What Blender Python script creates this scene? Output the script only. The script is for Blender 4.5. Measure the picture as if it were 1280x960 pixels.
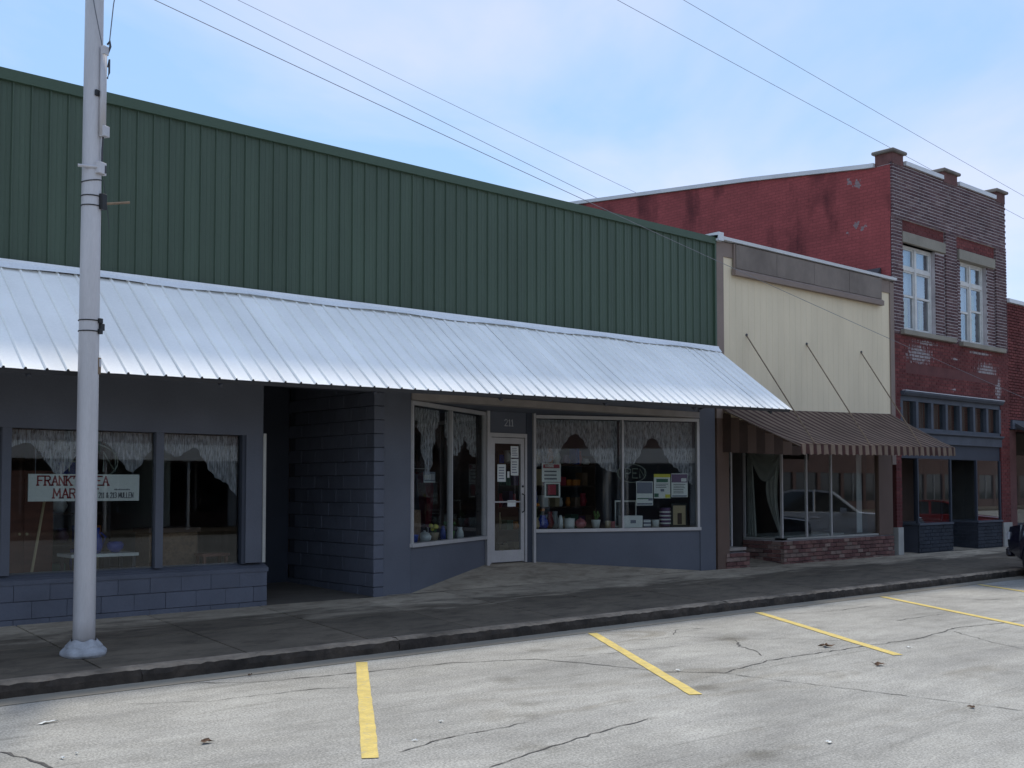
import bpy, bmesh, math, random
from mathutils import Vector, Matrix
random.seed(7)
R = math.radians
scn = bpy.context.scene
COL = scn.collection
for o in list(bpy.data.objects): bpy.data.objects.remove(o)

# ------------------------------------------------------------------ camera, sky, sun, exposure
cam_d = bpy.data.cameras.new('camera'); cam = bpy.data.objects.new('camera', cam_d); COL.objects.link(cam)
cam.location = (0, -13.14, 1.90)
cam.rotation_euler = (R(92.5), 0, R(-41.5))
cam_d.sensor_width = 36; cam_d.lens = 1380/1280*36
cam_d.shift_y = (547.75-480)/1280
cam_d.clip_start = .1; cam_d.clip_end = 2000
scn.camera = cam
SUN_TO = Vector((.315, .44, 1.0)).normalized()
el = math.asin(SUN_TO.z); az = math.atan2(SUN_TO.x, SUN_TO.y)
w = bpy.data.worlds.new('World'); scn.world = w; w.use_nodes = True
nt = w.node_tree; N = nt.nodes; L = nt.links; N.clear()
out = N.new('ShaderNodeOutputWorld'); bg = N.new('ShaderNodeBackground'); bg.inputs[1].default_value = .15
sky = N.new('ShaderNodeTexSky'); sky.sky_type = 'NISHITA'; sky.sun_disc = False
sky.sun_elevation = el; sky.sun_rotation = az; sky.dust_density = .3; sky.air_density = .9; sky.ozone_density = 1.6; sky.altitude = 100
tc = N.new('ShaderNodeTexCoord'); mp = N.new('ShaderNodeMapping'); mp.inputs['Scale'].default_value = (1.0, 1.6, 3.2); mp.inputs['Location'].default_value = (3, 1, 2)
nz = N.new('ShaderNodeTexNoise'); nz.inputs['Scale'].default_value = 1.5; nz.inputs['Detail'].default_value = 7; nz.inputs['Roughness'].default_value = .52
nz.inputs['Distortion'].default_value = .4
rp = N.new('ShaderNodeValToRGB'); rp.color_ramp.elements[0].position = .40; rp.color_ramp.elements[1].position = .62
rp.color_ramp.elements[0].color = (1.55, 2.5, 3.9, 1); rp.color_ramp.elements[1].color = (3.05, 3.2, 3.95, 1)
mx = N.new('ShaderNodeMix'); mx.data_type = 'RGBA'; mx.inputs['Factor'].default_value = .78
L.new(tc.outputs['Generated'], mp.inputs[0]); L.new(mp.outputs[0], nz.inputs['Vector']); L.new(nz.outputs[0], rp.inputs[0])
L.new(rp.outputs[0], mx.inputs['B']); L.new(sky.outputs[0], mx.inputs['A']); L.new(mx.outputs['Result'], bg.inputs[0]); L.new(bg.outputs[0], out.inputs[0])
sd = bpy.data.lights.new('sun', 'SUN'); sd.energy = 2.1; sd.angle = R(7); sd.color = (1, .93, .82)
sun = bpy.data.objects.new('sun', sd); COL.objects.link(sun); sun.location = (20, 20, 40)
sun.rotation_euler = (-SUN_TO).to_track_quat('-Z', 'Y').to_euler()
vs = scn.view_settings; vs.view_transform = 'Standard'; vs.look = 'None'; vs.gamma = 1; vs.use_curve_mapping = False; vs.exposure = 0.7

# ------------------------------------------------------------------ materials
MATS = {}
def mat(name, col, rough=.8, var=.18, scale=2.5, bump=0.0, bscale=60, metal=0, spec=.5, rnd=0.0, fine=.08, fscale=40, stretch=(1, 1, 1), local=False, coat=0):
    m = bpy.data.materials.new(name); m.use_nodes = True; t = m.node_tree; n = t.nodes; l = t.links
    b = n['Principled BSDF']; b.inputs['Roughness'].default_value = rough; b.inputs['Metallic'].default_value = metal
    b.inputs['Specular IOR Level'].default_value = spec; b.inputs['Coat Weight'].default_value = coat
    if local: g = n.new('ShaderNodeTexCoord').outputs['Object']
    else: g = n.new('ShaderNodeNewGeometry').outputs['Position']
    mp = n.new('ShaderNodeMapping'); mp.inputs['Scale'].default_value = stretch; l.new(g, mp.inputs[0])
    def noise(s, d=4):
        z = n.new('ShaderNodeTexNoise'); z.inputs['Scale'].default_value = s; z.inputs['Detail'].default_value = d; l.new(mp.outputs[0], z.inputs['Vector']); return z.outputs[0]
    def math_(op, a, b_):
        k = n.new('ShaderNodeMath'); k.operation = op
        for i, v in enumerate((a, b_)):
            if isinstance(v, (int, float)): k.inputs[i].default_value = v
            else: l.new(v, k.inputs[i])
        return k.outputs[0]
    f = math_('ADD', 1.0, math_('MULTIPLY', math_('SUBTRACT', noise(scale), .5), var*3))
    f2 = math_('ADD', 1.0, math_('MULTIPLY', math_('SUBTRACT', noise(fscale, 2), .5), fine*3))
    f = math_('MULTIPLY', f, f2)
    if rnd:
        oi = n.new('ShaderNodeObjectInfo')
        f = math_('MULTIPLY', f, math_('ADD', 1-rnd, math_('MULTIPLY', oi.outputs['Random'], 2*rnd)))
    vm = n.new('ShaderNodeVectorMath'); vm.operation = 'SCALE'; vm.inputs[0].default_value = col[:3]; l.new(f, vm.inputs['Scale'])
    l.new(vm.outputs[0], b.inputs['Base Color'])
    if bump:
        bp = n.new('ShaderNodeBump'); bp.inputs['Strength'].default_value = bump; bp.inputs['Distance'].default_value = .01
        l.new(noise(bscale, 5), bp.inputs['Height']); l.new(bp.outputs[0], b.inputs['Normal'])
    MATS[name] = m; return m
def nodes(m): return m.node_tree.nodes, m.node_tree.links, m.node_tree.nodes['Principled BSDF']

def road_mat():
    m = bpy.data.materials.new('worn_road'); m.use_nodes = True; n, l, b = nodes(m)
    g = n.new('ShaderNodeNewGeometry').outputs['Position']
    def noise(s, d, st=(1, 1, 1), dist=0, rough=.5):
        mp = n.new('ShaderNodeMapping'); mp.inputs['Scale'].default_value = st; l.new(g, mp.inputs[0])
        z = n.new('ShaderNodeTexNoise'); z.inputs['Scale'].default_value = s; z.inputs['Detail'].default_value = d; z.inputs['Distortion'].default_value = dist; z.inputs['Roughness'].default_value = rough
        l.new(mp.outputs[0], z.inputs['Vector']); return z.outputs[0]
    def ramp(v, a, ca, b_, cb):
        r = n.new('ShaderNodeValToRGB'); r.color_ramp.elements[0].position = a; r.color_ramp.elements[1].position = b_
        r.color_ramp.elements[0].color = (*ca, 1); r.color_ramp.elements[1].color = (*cb, 1); l.new(v, r.inputs[0]); return r.outputs[0]
    def mul(a, c, fac=1):
        k = n.new('ShaderNodeMix'); k.data_type = 'RGBA'; k.blend_type = 'MULTIPLY'; k.inputs['Factor'].default_value = fac; l.new(a, k.inputs['A']); l.new(c, k.inputs['B']); return k.outputs['Result']
    base = ramp(noise(.55, 6, (1, 1, 1), .6), .32, (.27, .266, .246), .7, (.37, .365, .338))
    c = mul(base, ramp(noise(1.4, 5, (.28, 1.5, 1), .8, .6), .34, (.86, .86, .86), .62, (1.05, 1.05, 1.04)))
    c = mul(c, ramp(noise(5, 6, (.6, 1, 1), .3), .3, (.90, .895, .885), .62, (1.05, 1.05, 1.05)))
    c = mul(c, ramp(noise(55, 3, (1, 1, 1), 0, .7), .32, (.60, .60, .61), .66, (1.34, 1.34, 1.33)))
    vo = n.new('ShaderNodeTexVoronoi'); vo.inputs['Scale'].default_value = 70; l.new(g, vo.inputs['Vector'])
    c = mul(c, ramp(vo.outputs['Color'], .1, (.82, .82, .82), .9, (1.14, 1.13, 1.12)))
    st = ramp(noise(.8, 3, (.5, 1.3, 1), 1.2), .62, (1, 1, 1), .76, (.72, .69, .64))
    c = mul(c, st)
    # oil drips, tyre scuffs and dark grit patches
    vo2 = n.new('ShaderNodeTexVoronoi'); vo2.inputs['Scale'].default_value = .75; vo2.inputs['Randomness'].default_value = 1; ad = n.new('ShaderNodeVectorMath'); ad.operation = 'ADD'
    wn_ = n.new('ShaderNodeTexNoise'); wn_.inputs['Scale'].default_value = 6; wn_.inputs['Detail'].default_value = 5; l.new(g, wn_.inputs['Vector']); ws_ = n.new('ShaderNodeVectorMath'); ws_.operation = 'SCALE'; ws_.inputs['Scale'].default_value = .35; l.new(wn_.outputs['Color'], ws_.inputs[0]); l.new(g, ad.inputs[0]); l.new(ws_.outputs[0], ad.inputs[1]); l.new(ad.outputs[0], vo2.inputs['Vector'])
    c = mul(c, ramp(vo2.outputs['Distance'], .05, (.72, .71, .69), .17, (1, 1, 1)))
    c = mul(c, ramp(noise(2.2, 8, (.16, 2.6, 1), 1.4, .7), .30, (.70, .70, .69), .42, (1, 1, 1)))
    c = mul(c, ramp(noise(140, 2, (1, 1, 1), 0, .6), .28, (.45, .45, .45), .40, (1, 1, 1)))
    l.new(c, b.inputs['Base Color']); b.inputs['Roughness'].default_value = .9; b.inputs['Specular IOR Level'].default_value = .3
    bp = n.new('ShaderNodeBump'); bp.inputs['Strength'].default_value = .35; bp.inputs['Distance'].default_value = .006
    l.new(noise(60, 4), bp.inputs['Height']); l.new(bp.outputs[0], b.inputs['Normal'])
    MATS['road'] = m
road_mat()

def glass_mat(name, tint=(.93, .95, .94), boost=1.0):
    m = bpy.data.materials.new(name); m.use_nodes = True; n = m.node_tree.nodes; l = m.node_tree.links; n.clear()
    o = n.new('ShaderNodeOutputMaterial'); t = n.new('ShaderNodeBsdfTransparent'); t.inputs[0].default_value = (*tint, 1)
    g = n.new('ShaderNodeBsdfGlossy'); g.inputs['Roughness'].default_value = .015; g.inputs[0].default_value = (.95, .97, 1, 1)
    ge = n.new('ShaderNodeNewGeometry')
    io = n.new('ShaderNodeMix'); io.data_type = 'FLOAT'; io.inputs['A'].default_value = 1.5; io.inputs['B'].default_value = 1/1.5; l.new(ge.outputs['Backfacing'], io.inputs['Factor'])
    fr = n.new('ShaderNodeFresnel'); l.new(io.outputs['Result'], fr.inputs['IOR'])
    k = n.new('ShaderNodeMath'); k.operation = 'MULTIPLY'; k.inputs[1].default_value = boost; k.use_clamp = True; l.new(fr.outputs[0], k.inputs[0])
    mx = n.new('ShaderNodeMixShader'); l.new(k.outputs[0], mx.inputs[0]); l.new(t.outputs[0], mx.inputs[1]); l.new(g.outputs[0], mx.inputs[2]); l.new(mx.outputs[0], o.inputs[0])
    MATS[name] = m
glass_mat('glass', (.88, .9, .89), .62); glass_mat('street_glass', (.88, .9, .89), 1.15); glass_mat('upper_glass', (.85, .88, .9), 2.0)

def lace_mat():
    m = bpy.data.materials.new('lace'); m.use_nodes = True; n = m.node_tree.nodes; l = m.node_tree.links; n.clear()
    o = n.new('ShaderNodeOutputMaterial'); t = n.new('ShaderNodeBsdfTransparent'); d = n.new('ShaderNodeBsdfDiffuse'); d.inputs[0].default_value = (.74, .74, .8, 1)
    tr = n.new('ShaderNodeBsdfTranslucent'); tr.inputs[0].default_value = (.6, .6, .66, 1); a = n.new('ShaderNodeAddShader')
    g = n.new('ShaderNodeNewGeometry'); z = n.new('ShaderNodeTexNoise'); z.inputs['Scale'].default_value = 42; z.inputs['Detail'].default_value = 4; mp = n.new('ShaderNodeMapping'); mp.inputs['Scale'].default_value = (1.6, 1.6, .25); l.new(g.outputs['Position'], mp.inputs[0]); l.new(mp.outputs[0], z.inputs['Vector'])
    r = n.new('ShaderNodeValToRGB'); r.color_ramp.elements[0].position = .35; r.color_ramp.elements[1].position = .65
    r.color_ramp.elements[0].color = (.20, .20, .20, 1); r.color_ramp.elements[1].color = (.58, .58, .58, 1); l.new(z.outputs[0], r.inputs[0])
    mx = n.new('ShaderNodeMixShader'); l.new(d.outputs[0], a.inputs[0]); l.new(tr.outputs[0], a.inputs[1]); l.new(r.outputs[0], mx.inputs[0]); l.new(t.outputs[0], mx.inputs[1]); l.new(d.outputs[0], mx.inputs[2]); l.new(mx.outputs[0], o.inputs[0])
    MATS['lace'] = m
lace_mat()

def brick_mat(name, cols, peel=False, mortar=False):
    """per-brick colour from the face attribute 'rnd'"""
    m = bpy.data.materials.new(name); m.use_nodes = True; n, l, b = nodes(m)
    at = n.new('ShaderNodeAttribute'); at.attribute_name = 'rnd'
    r = n.new('ShaderNodeValToRGB'); r.color_ramp.interpolation = 'LINEAR'; e = r.color_ramp.elements
    e[0].color = (*cols[0], 1); e[1].color = (*cols[-1], 1)
    for i, c in enumerate(cols[1:-1]):
        k = e.new((i+1)/(len(cols)-1)); k.color = (*c, 1)
    l.new(at.outputs['Fac'], r.inputs[0])
    g = n.new('ShaderNodeNewGeometry').outputs['Position']
    z = n.new('ShaderNodeTexNoise'); z.inputs['Scale'].default_value = 1.3; z.inputs['Detail'].default_value = 6; l.new(g, z.inputs['Vector'])
    z2 = n.new('ShaderNodeTexNoise'); z2.inputs['Scale'].default_value = 45; z2.inputs['Detail'].default_value = 3; l.new(g, z2.inputs['Vector'])
    rr = n.new('ShaderNodeValToRGB'); rr.color_ramp.elements[0].position = .3; rr.color_ramp.elements[1].position = .7
    rr.color_ramp.elements[0].color = (.62, .6, .6, 1); rr.color_ramp.elements[1].color = (1.2, 1.2, 1.2, 1); l.new(z.outputs[0], rr.inputs[0])
    mu = n.new('ShaderNodeMix'); mu.data_type = 'RGBA'; mu.blend_type = 'MULTIPLY'; mu.inputs['Factor'].default_value = 1; l.new(r.outputs[0], mu.inputs['A']); l.new(rr.outputs[0], mu.inputs['B'])
    res = mu.outputs['Result']
    if peel:
        # flaked paint below each upper window sill: weathered patches with their own ragged outline
        tot = None
        for (cx, cz, sx, sz) in ((24.55, 5.02, .85, .34), (27.95, 4.86, .8, .32), (24.9, 5.33, 1.0, .07), (27.6, 5.3, .9, .07), (28.6, 4.45, .25, .5), (26.3, 5.05, .25, .05), (26.2, 4.28, .2, .05)):
            sp = n.new('ShaderNodeVectorMath'); sp.operation = 'SUBTRACT'; sp.inputs[1].default_value = (cx, 0, cz); l.new(g, sp.inputs[0])
            sc = n.new('ShaderNodeVectorMath'); sc.operation = 'MULTIPLY'; sc.inputs[1].default_value = (1/sx, 0, 1/sz); l.new(sp.outputs[0], sc.inputs[0])
            le = n.new('ShaderNodeVectorMath'); le.operation = 'LENGTH'; l.new(sc.outputs[0], le.inputs[0])
            k = n.new('ShaderNodeMath'); k.operation = 'SUBTRACT'; k.use_clamp = True; k.inputs[0].default_value = 1.25; l.new(le.outputs['Value'], k.inputs[1])
            if tot is None: tot = k.outputs[0]
            else:
                q = n.new('ShaderNodeMath'); q.operation = 'MAXIMUM'; l.new(tot, q.inputs[0]); l.new(k.outputs[0], q.inputs[1]); tot = q.outputs[0]
        zz = n.new('ShaderNodeTexNoise'); zz.inputs['Scale'].default_value = 9; zz.inputs['Detail'].default_value = 6; zz.inputs['Roughness'].default_value = .7
        mp = n.new('ShaderNodeMapping'); mp.inputs['Scale'].default_value = (1.7, 1, .55); l.new(g, mp.inputs[0]); l.new(mp.outputs[0], zz.inputs['Vector'])
        tm = n.new('ShaderNodeMath'); tm.operation = 'MULTIPLY'; tm.inputs[1].default_value = .36; l.new(tot, tm.inputs[0])
        p = n.new('ShaderNodeMath'); p.operation = 'ADD'; l.new(tm.outputs[0], p.inputs[0]); l.new(zz.outputs[0], p.inputs[1])
        pr = n.new('ShaderNodeValToRGB'); pr.color_ramp.elements[0].position = .70; pr.color_ramp.elements[1].position = .80; l.new(p.outputs[0], pr.inputs[0])
        pm = n.new('ShaderNodeMix'); pm.data_type = 'RGBA'; pm.inputs['B'].default_value = (.30, .27, .27, 1); l.new(pr.outputs[0], pm.inputs['Factor']); l.new(res, pm.inputs['A']); res = pm.outputs['Result']
    l.new(res, b.inputs['Base Color']); b.inputs['Roughness'].default_value = .85; b.inputs['Specular IOR Level'].default_value = .25
    bp = n.new('ShaderNodeBump'); bp.inputs['Strength'].default_value = .4; bp.inputs['Distance'].default_value = .006; l.new(z2.outputs[0], bp.inputs['Height']); l.new(bp.outputs[0], b.inputs['Normal'])
    MATS[name] = m
brick_mat('brick_dark', [(.085, .045, .05), (.11, .06, .065), (.14, .085, .085), (.095, .045, .05), (.17, .115, .11)], peel=True)
brick_mat('brick_red', [(.13, .032, .032), (.155, .04, .038), (.18, .052, .048), (.11, .03, .03)], peel=True)
brick_mat('brick_blue', [(.030, .035, .046), (.042, .048, .06), (.034, .04, .05)])
brick_mat('brick_brown', [(.10, .045, .04), (.16, .075, .06), (.20, .11, .09), (.13, .05, .045), (.24, .16, .13)])
mat('mortar', (.45, .41, .41), .95, .3, 3, .3, 80)
mat('mortar_red', (.115, .038, .036), .95, .3, 3, .3, 80)
mat('mortar_blue', (.062, .067, .085), .9)

def side_wall_mat():
    m = mat('red_side_wall', (.31, .066, .064), .9, .22, 1.2, .5, 28, fine=.12, fscale=14)
    n, l, b = nodes(m); src = b.inputs['Base Color'].links[0].from_socket
    g = n.new('ShaderNodeNewGeometry').outputs['Position']
    sep = n.new('ShaderNodeSeparateXYZ'); l.new(g, sep.inputs[0])
    z = n.new('ShaderNodeTexNoise'); z.inputs['Scale'].default_value = 1.1; z.inputs['Detail'].default_value = 6; mp = n.new('ShaderNodeMapping'); mp.inputs['Scale'].default_value = (1, 1.0, .45); l.new(g, mp.inputs[0]); l.new(mp.outputs[0], z.inputs['Vector'])
    r = n.new('ShaderNodeValToRGB'); r.color_ramp.elements[0].position = .52; r.color_ramp.elements[1].position = .66; r.color_ramp.elements[0].color = (1, 1, 1, 1); r.color_ramp.elements[1].color = (.42, .38, .42, 1); l.new(z.outputs[0], r.inputs[0])
    k = n.new('ShaderNodeMix'); k.data_type = 'RGBA'; k.blend_type = 'MULTIPLY'; k.inputs['Factor'].default_value = 1; l.new(src, k.inputs['A']); l.new(r.outputs[0], k.inputs['B'])
    tot = None; res = k.outputs['Result']
    for (cy, cz, rad) in ((.95, 8.1, .07), (.78, 8.02, .05), (1.15, 7.98, .04), (.9, 9.1, .08), (1.1, 9.22, .05)):
        s = n.new('ShaderNodeVectorMath'); s.operation = 'SUBTRACT'; s.inputs[1].default_value = (23.4, cy, cz); l.new(g, s.inputs[0])
        le = n.new('ShaderNodeVectorMath'); le.operation = 'LENGTH'; l.new(s.outputs[0], le.inputs[0])
        zp = n.new('ShaderNodeTexNoise'); zp.inputs['Scale'].default_value = 11; zp.inputs['Detail'].default_value = 5; l.new(g, zp.inputs['Vector']); za_ = n.new('ShaderNodeMath'); za_.operation = 'MULTIPLY_ADD'; za_.inputs[1].default_value = .42; za_.inputs[2].default_value = -.21; l.new(zp.outputs[0], za_.inputs[0]); zs_ = n.new('ShaderNodeMath'); zs_.operation = 'ADD'; l.new(za_.outputs[0], zs_.inputs[0]); l.new(le.outputs['Value'], zs_.inputs[1])
        q = n.new('ShaderNodeMath'); q.operation = 'LESS_THAN'; q.inputs[1].default_value = rad; l.new(zs_.outputs[0], q.inputs[0])
        mxx = n.new('ShaderNodeMix'); mxx.data_type = 'RGBA'; mxx.inputs['B'].default_value = (.27, .2, .2, 1); l.new(q.outputs[0], mxx.inputs['Factor']); l.new(res, mxx.inputs['A']); res = mxx.outputs['Result']
    cb = n.new('ShaderNodeCombineXYZ'); l.new(sep.outputs[1], cb.inputs[0]); l.new(sep.outputs[2], cb.inputs[1])
    bt = n.new('ShaderNodeTexBrick'); bt.inputs['Scale'].default_value = 1; bt.inputs['Brick Width'].default_value = .215; bt.inputs['Row Height'].default_value = .077; bt.inputs['Mortar Size'].default_value = .009; bt.inputs['Color1'].default_value = (1, 1, 1, 1); bt.inputs['Color2'].default_value = (.86, .86, .86, 1); bt.inputs['Mortar'].default_value = (.72, .72, .74, 1); l.new(cb.outputs[0], bt.inputs['Vector'])
    kb_ = n.new('ShaderNodeMix'); kb_.data_type = 'RGBA'; kb_.blend_type = 'MULTIPLY'; kb_.inputs['Factor'].default_value = 1; l.new(res, kb_.inputs['A']); l.new(bt.outputs['Color'], kb_.inputs['B']); res = kb_.outputs['Result']
    l.new(res, b.inputs['Base Color'])
side_wall_mat()
mat('green_metal', (.062, .092, .063), .5, .16, 1.6, rnd=.06, fine=.05, spec=.35, stretch=(1, 1, .3))
mat('green_trim', (.054, .088, .055), .5, .06, spec=.4)
mat('white_sheet', (.95, .94, .90), .65, .09, 1.4, rnd=.035, fine=.04, metal=.0, spec=.5)
mat('white_flash', (.80, .82, .84), .45, .08, 2)
mat('dark_steel', (.045, .045, .05), .6)
mat('blue_paint', (.100, .107, .130), .75, .18, 1.3, .25, 120, fine=.07)
mat('blue_block', (.102, .110, .138), .8, .2, 2.2, .5, 70, rnd=.09, fine=.08)
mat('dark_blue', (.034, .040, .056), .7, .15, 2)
mat('aluminium', (.44, .42, .41), .5, .12, 3, metal=.25)
mat('beige_trim', (.27, .235, .21), .8, .25, 3)
mat('pale_jamb', (.36, .35, .32), .7, .2, 3)
mat('cream_siding', (.72, .61, .43), .8, .12, .9, .08, 150, fine=.03, stretch=(1.8, 1, .5))
mat('brown_trim', (.23, .175, .145), .8, .15, 1.5, fine=.06)
mat('brown_band', (.19, .155, .13), .85, .4, 1.1, fine=.1, fscale=9, stretch=(1, 1, .8))
mat('brown_paint', (.12, .075, .055), .75, .15, 2)
mat('white_coping', (.62, .63, .64), .45, .1, 2)
mat('concrete_cap', (.17, .155, .14), .9, .35, 4, .5, 30)
mat('lintel_stone', (.26, .235, .19), .9, .2, 2, .3, 40)
mat('window_white', (.60, .59, .56), .7, .18, 5)
mat('blue_wood', (.062, .070, .088), .7, .3, 2.5, fine=.08)
mat('dark_wood', (.06, .035, .025), .7, .3, 3)
mat('red_wood', (.13, .045, .028), .6, .3, 3, stretch=(1, 1, 4))
mat('brown_wicker', (.16, .10, .06), .85, .4, 20, .6, 90)
mat('interior_dark', (.10, .09, .085), .9, .2)
mat('reflection_pale', (.42, .44, .42), .9, .1)
mat('interior_wood', (.08, .04, .03), .8, .3, 2, stretch=(1, 1, 3))
mat('interior_floor', (.14, .12, .10), .8, .3)
mat('galvanised', (.52, .50, .50), .6, .22, 1.6, .15, 30, metal=.3, fine=.07, stretch=(3, 3, .35))
mat('pole_mastic', (.34, .345, .36), .6, .3, 9, .8, 22)
mat('black', (.012, .012, .013), .6)
mat('rust', (.20, .14, .09), .85, .4, 15)
mat('wire', (.16, .165, .18), .7, 0)
mat('wire_pale', (.20, .21, .24), .7, 0)
mat('yellow_paint', (.58, .445, .125), .8, .22, 7, .3, 60, fine=.14, fscale=55)
def worn_yellow():
    m = MATS['yellow_paint']; n, l, b = nodes(m); src = b.inputs['Base Color'].links[0].from_socket
    g = n.new('ShaderNodeNewGeometry').outputs['Position']; z = n.new('ShaderNodeTexNoise'); z.inputs['Scale'].default_value = 16; z.inputs['Detail'].default_value = 8; z.inputs['Roughness'].default_value = .75; l.new(g, z.inputs['Vector'])
    r = n.new('ShaderNodeValToRGB'); r.color_ramp.elements[0].position = .52; r.color_ramp.elements[1].position = .66; l.new(z.outputs[0], r.inputs[0])
    k = n.new('ShaderNodeMix'); k.data_type = 'RGBA'; k.inputs['B'].default_value = (.40, .345, .20, 1); l.new(r.outputs[0], k.inputs['Factor']); l.new(src, k.inputs['A']); l.new(k.outputs['Result'], b.inputs['Base Color'])
worn_yellow()
mat('slab', (.42, .35, .26), .92, .30, 1.1, .4, 50, rnd=.14, fine=.14, fscale=22, stretch=(.7, 1.6, 1))
mat('slab_dark', (.115, .098, .078), .92, .5, 1.2, .4, 50, rnd=.16, fine=.16, fscale=22, stretch=(.55, 1.6, 1))
mat('slab_joint', (.09, .08, .065), .95, .5, 6)
def dirt_slab():
    m = MATS['slab']; n, l, b = nodes(m); src = b.inputs['Base Color'].links[0].from_socket
    g = n.new('ShaderNodeNewGeometry').outputs['Position']; sp = n.new('ShaderNodeSeparateXYZ'); l.new(g, sp.inputs[0])
    def nz_(sc, st, d=6):
        mp = n.new('ShaderNodeMapping'); mp.inputs['Scale'].default_value = st; l.new(g, mp.inputs[0]); z = n.new('ShaderNodeTexNoise'); z.inputs['Scale'].default_value = sc; z.inputs['Detail'].default_value = d; z.inputs['Roughness'].default_value = .62; z.inputs['Distortion'].default_value = .5; l.new(mp.outputs[0], z.inputs['Vector']); return z.outputs[0]
    def mth(op, a_, b_):
        k = n.new('ShaderNodeMath'); k.operation = op
        for i_, v in enumerate((a_, b_)):
            if isinstance(v, (int, float)): k.inputs[i_].default_value = v
            else: l.new(v, k.inputs[i_])
        return k.outputs[0]
    # foot-worn grime: heavier on the outer walk, ragged along its length
    t = mth('ADD', mth('MULTIPLY', sp.outputs[1], -.42), mth('MULTIPLY', nz_(1.3, (.35, 1.5, 1)), 1.15))
    r = n.new('ShaderNodeValToRGB'); e = r.color_ramp.elements; e[0].position = .80; e[1].position = 1.04; e[0].color = (1, 1, 1, 1); e[1].color = (.30, .285, .27, 1); l.new(t, r.inputs[0])
    k = n.new('ShaderNodeMix'); k.data_type = 'RGBA'; k.blend_type = 'MULTIPLY'; k.inputs['Factor'].default_value = 1; l.new(src, k.inputs['A']); l.new(r.outputs[0], k.inputs['B'])
    r2 = n.new('ShaderNodeValToRGB'); e = r2.color_ramp.elements; e[0].position = .45; e[1].position = .72; e[0].color = (1, 1, 1, 1); e[1].color = (.5, .48, .46, 1); l.new(nz_(4.5, (.5, 1.2, 1)), r2.inputs[0])
    k2 = n.new('ShaderNodeMix'); k2.data_type = 'RGBA'; k2.blend_type = 'MULTIPLY'; k2.inputs['Factor'].default_value = 1; l.new(k.outputs['Result'], k2.inputs['A']); l.new(r2.outputs[0], k2.inputs['B'])
    l.new(k2.outputs['Result'], b.inputs['Base Color'])
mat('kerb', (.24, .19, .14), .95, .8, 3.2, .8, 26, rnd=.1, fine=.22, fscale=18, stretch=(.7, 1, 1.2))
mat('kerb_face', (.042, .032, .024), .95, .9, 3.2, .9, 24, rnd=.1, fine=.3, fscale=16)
dirt_slab()
mat('gutter', (.24, .215, .17), .9, .3, 1.5, .4, 50, fine=.15, fscale=30, stretch=(.4, 1.5, 1))
mat('crack', (.085, .08, .074), 1, .6, 9)
mat('soil', (.10, .11, .07), 1, .3, .3)
mat('roofing', (.12, .12, .12), .9)
mat('paper', (.66, .67, .64), .8, .06)
mat('sign_board', (.56, .58, .56), .6, .06)
mat('red_letter', (.26, .022, .03), .6)
mat('grey_letter', (.10, .10, .12), .7)
mat('number_pale', (.5, .5, .52), .6)
mat('neon_tube', (.20, .23, .20), .3)
mat('red_print', (.30, .02, .04), .6); mat('yellow_print', (.55, .50, .05), .6); mat('grey_print', (.17, .18, .23), .6); mat('violet_print', (.15, .09, .16), .6)
mat('green_print', (.05, .14, .09), .6)
mat('blue_glaze', (.02, .05, .30), .25); mat('white_glaze', (.62, .64, .62), .3); mat('pink_glaze', (.45, .16, .17), .3); mat('orange_petals', (.50, .17, .02), .7)
mat('leaf_green', (.07, .16, .04), .7); mat('tan', (.38, .30, .18), .7); mat('purple_glaze', (.10, .05, .12), .4); mat('dark_red', (.16, .02, .025), .6)
mat('grey_drape', (.34, .34, .31), .9, .15, 6); mat('brown_curtain', (.075, .055, .05), .9, .6, 3, stretch=(9, 1, .4))
mat('pale_backing', (.55, .57, .58), .7, .06); mat('yellow_curtain', (.38, .35, .17), .9, .2)
mat('tyre', (.02, .02, .022), .85); mat('rim', (.45, .46, .48), .35, metal=.8)
mat('car_glass', (.02, .022, .026), .06, 0, spec=.8)
mat('navy_body', (.012, .012, .030), .25, .02, coat=1.0, local=True); mat('white_body', (.78, .79, .81), .25, .02, coat=1.0, local=True); mat('red_body', (.28, .01, .014), .22, .02, coat=1.0, local=True)
mat('navy_lower', (.03, .04, .075), .3, .02, coat=.8, local=True)
mat('lamp_lens', (.6, .62, .66), .1); mat('tail_lens', (.3, .01, .01), .15); mat('chrome', (.6, .6, .62), .15, metal=1.0)
mat('opp_wall', (.42, .40, .37), .85, .1); mat('opp_white', (.74, .75, .76), .6, .06); mat('opp_brick', (.13, .075, .062), .9, .2, 3)
mat('dead_leaf', (.10, .055, .03), .9)

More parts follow.
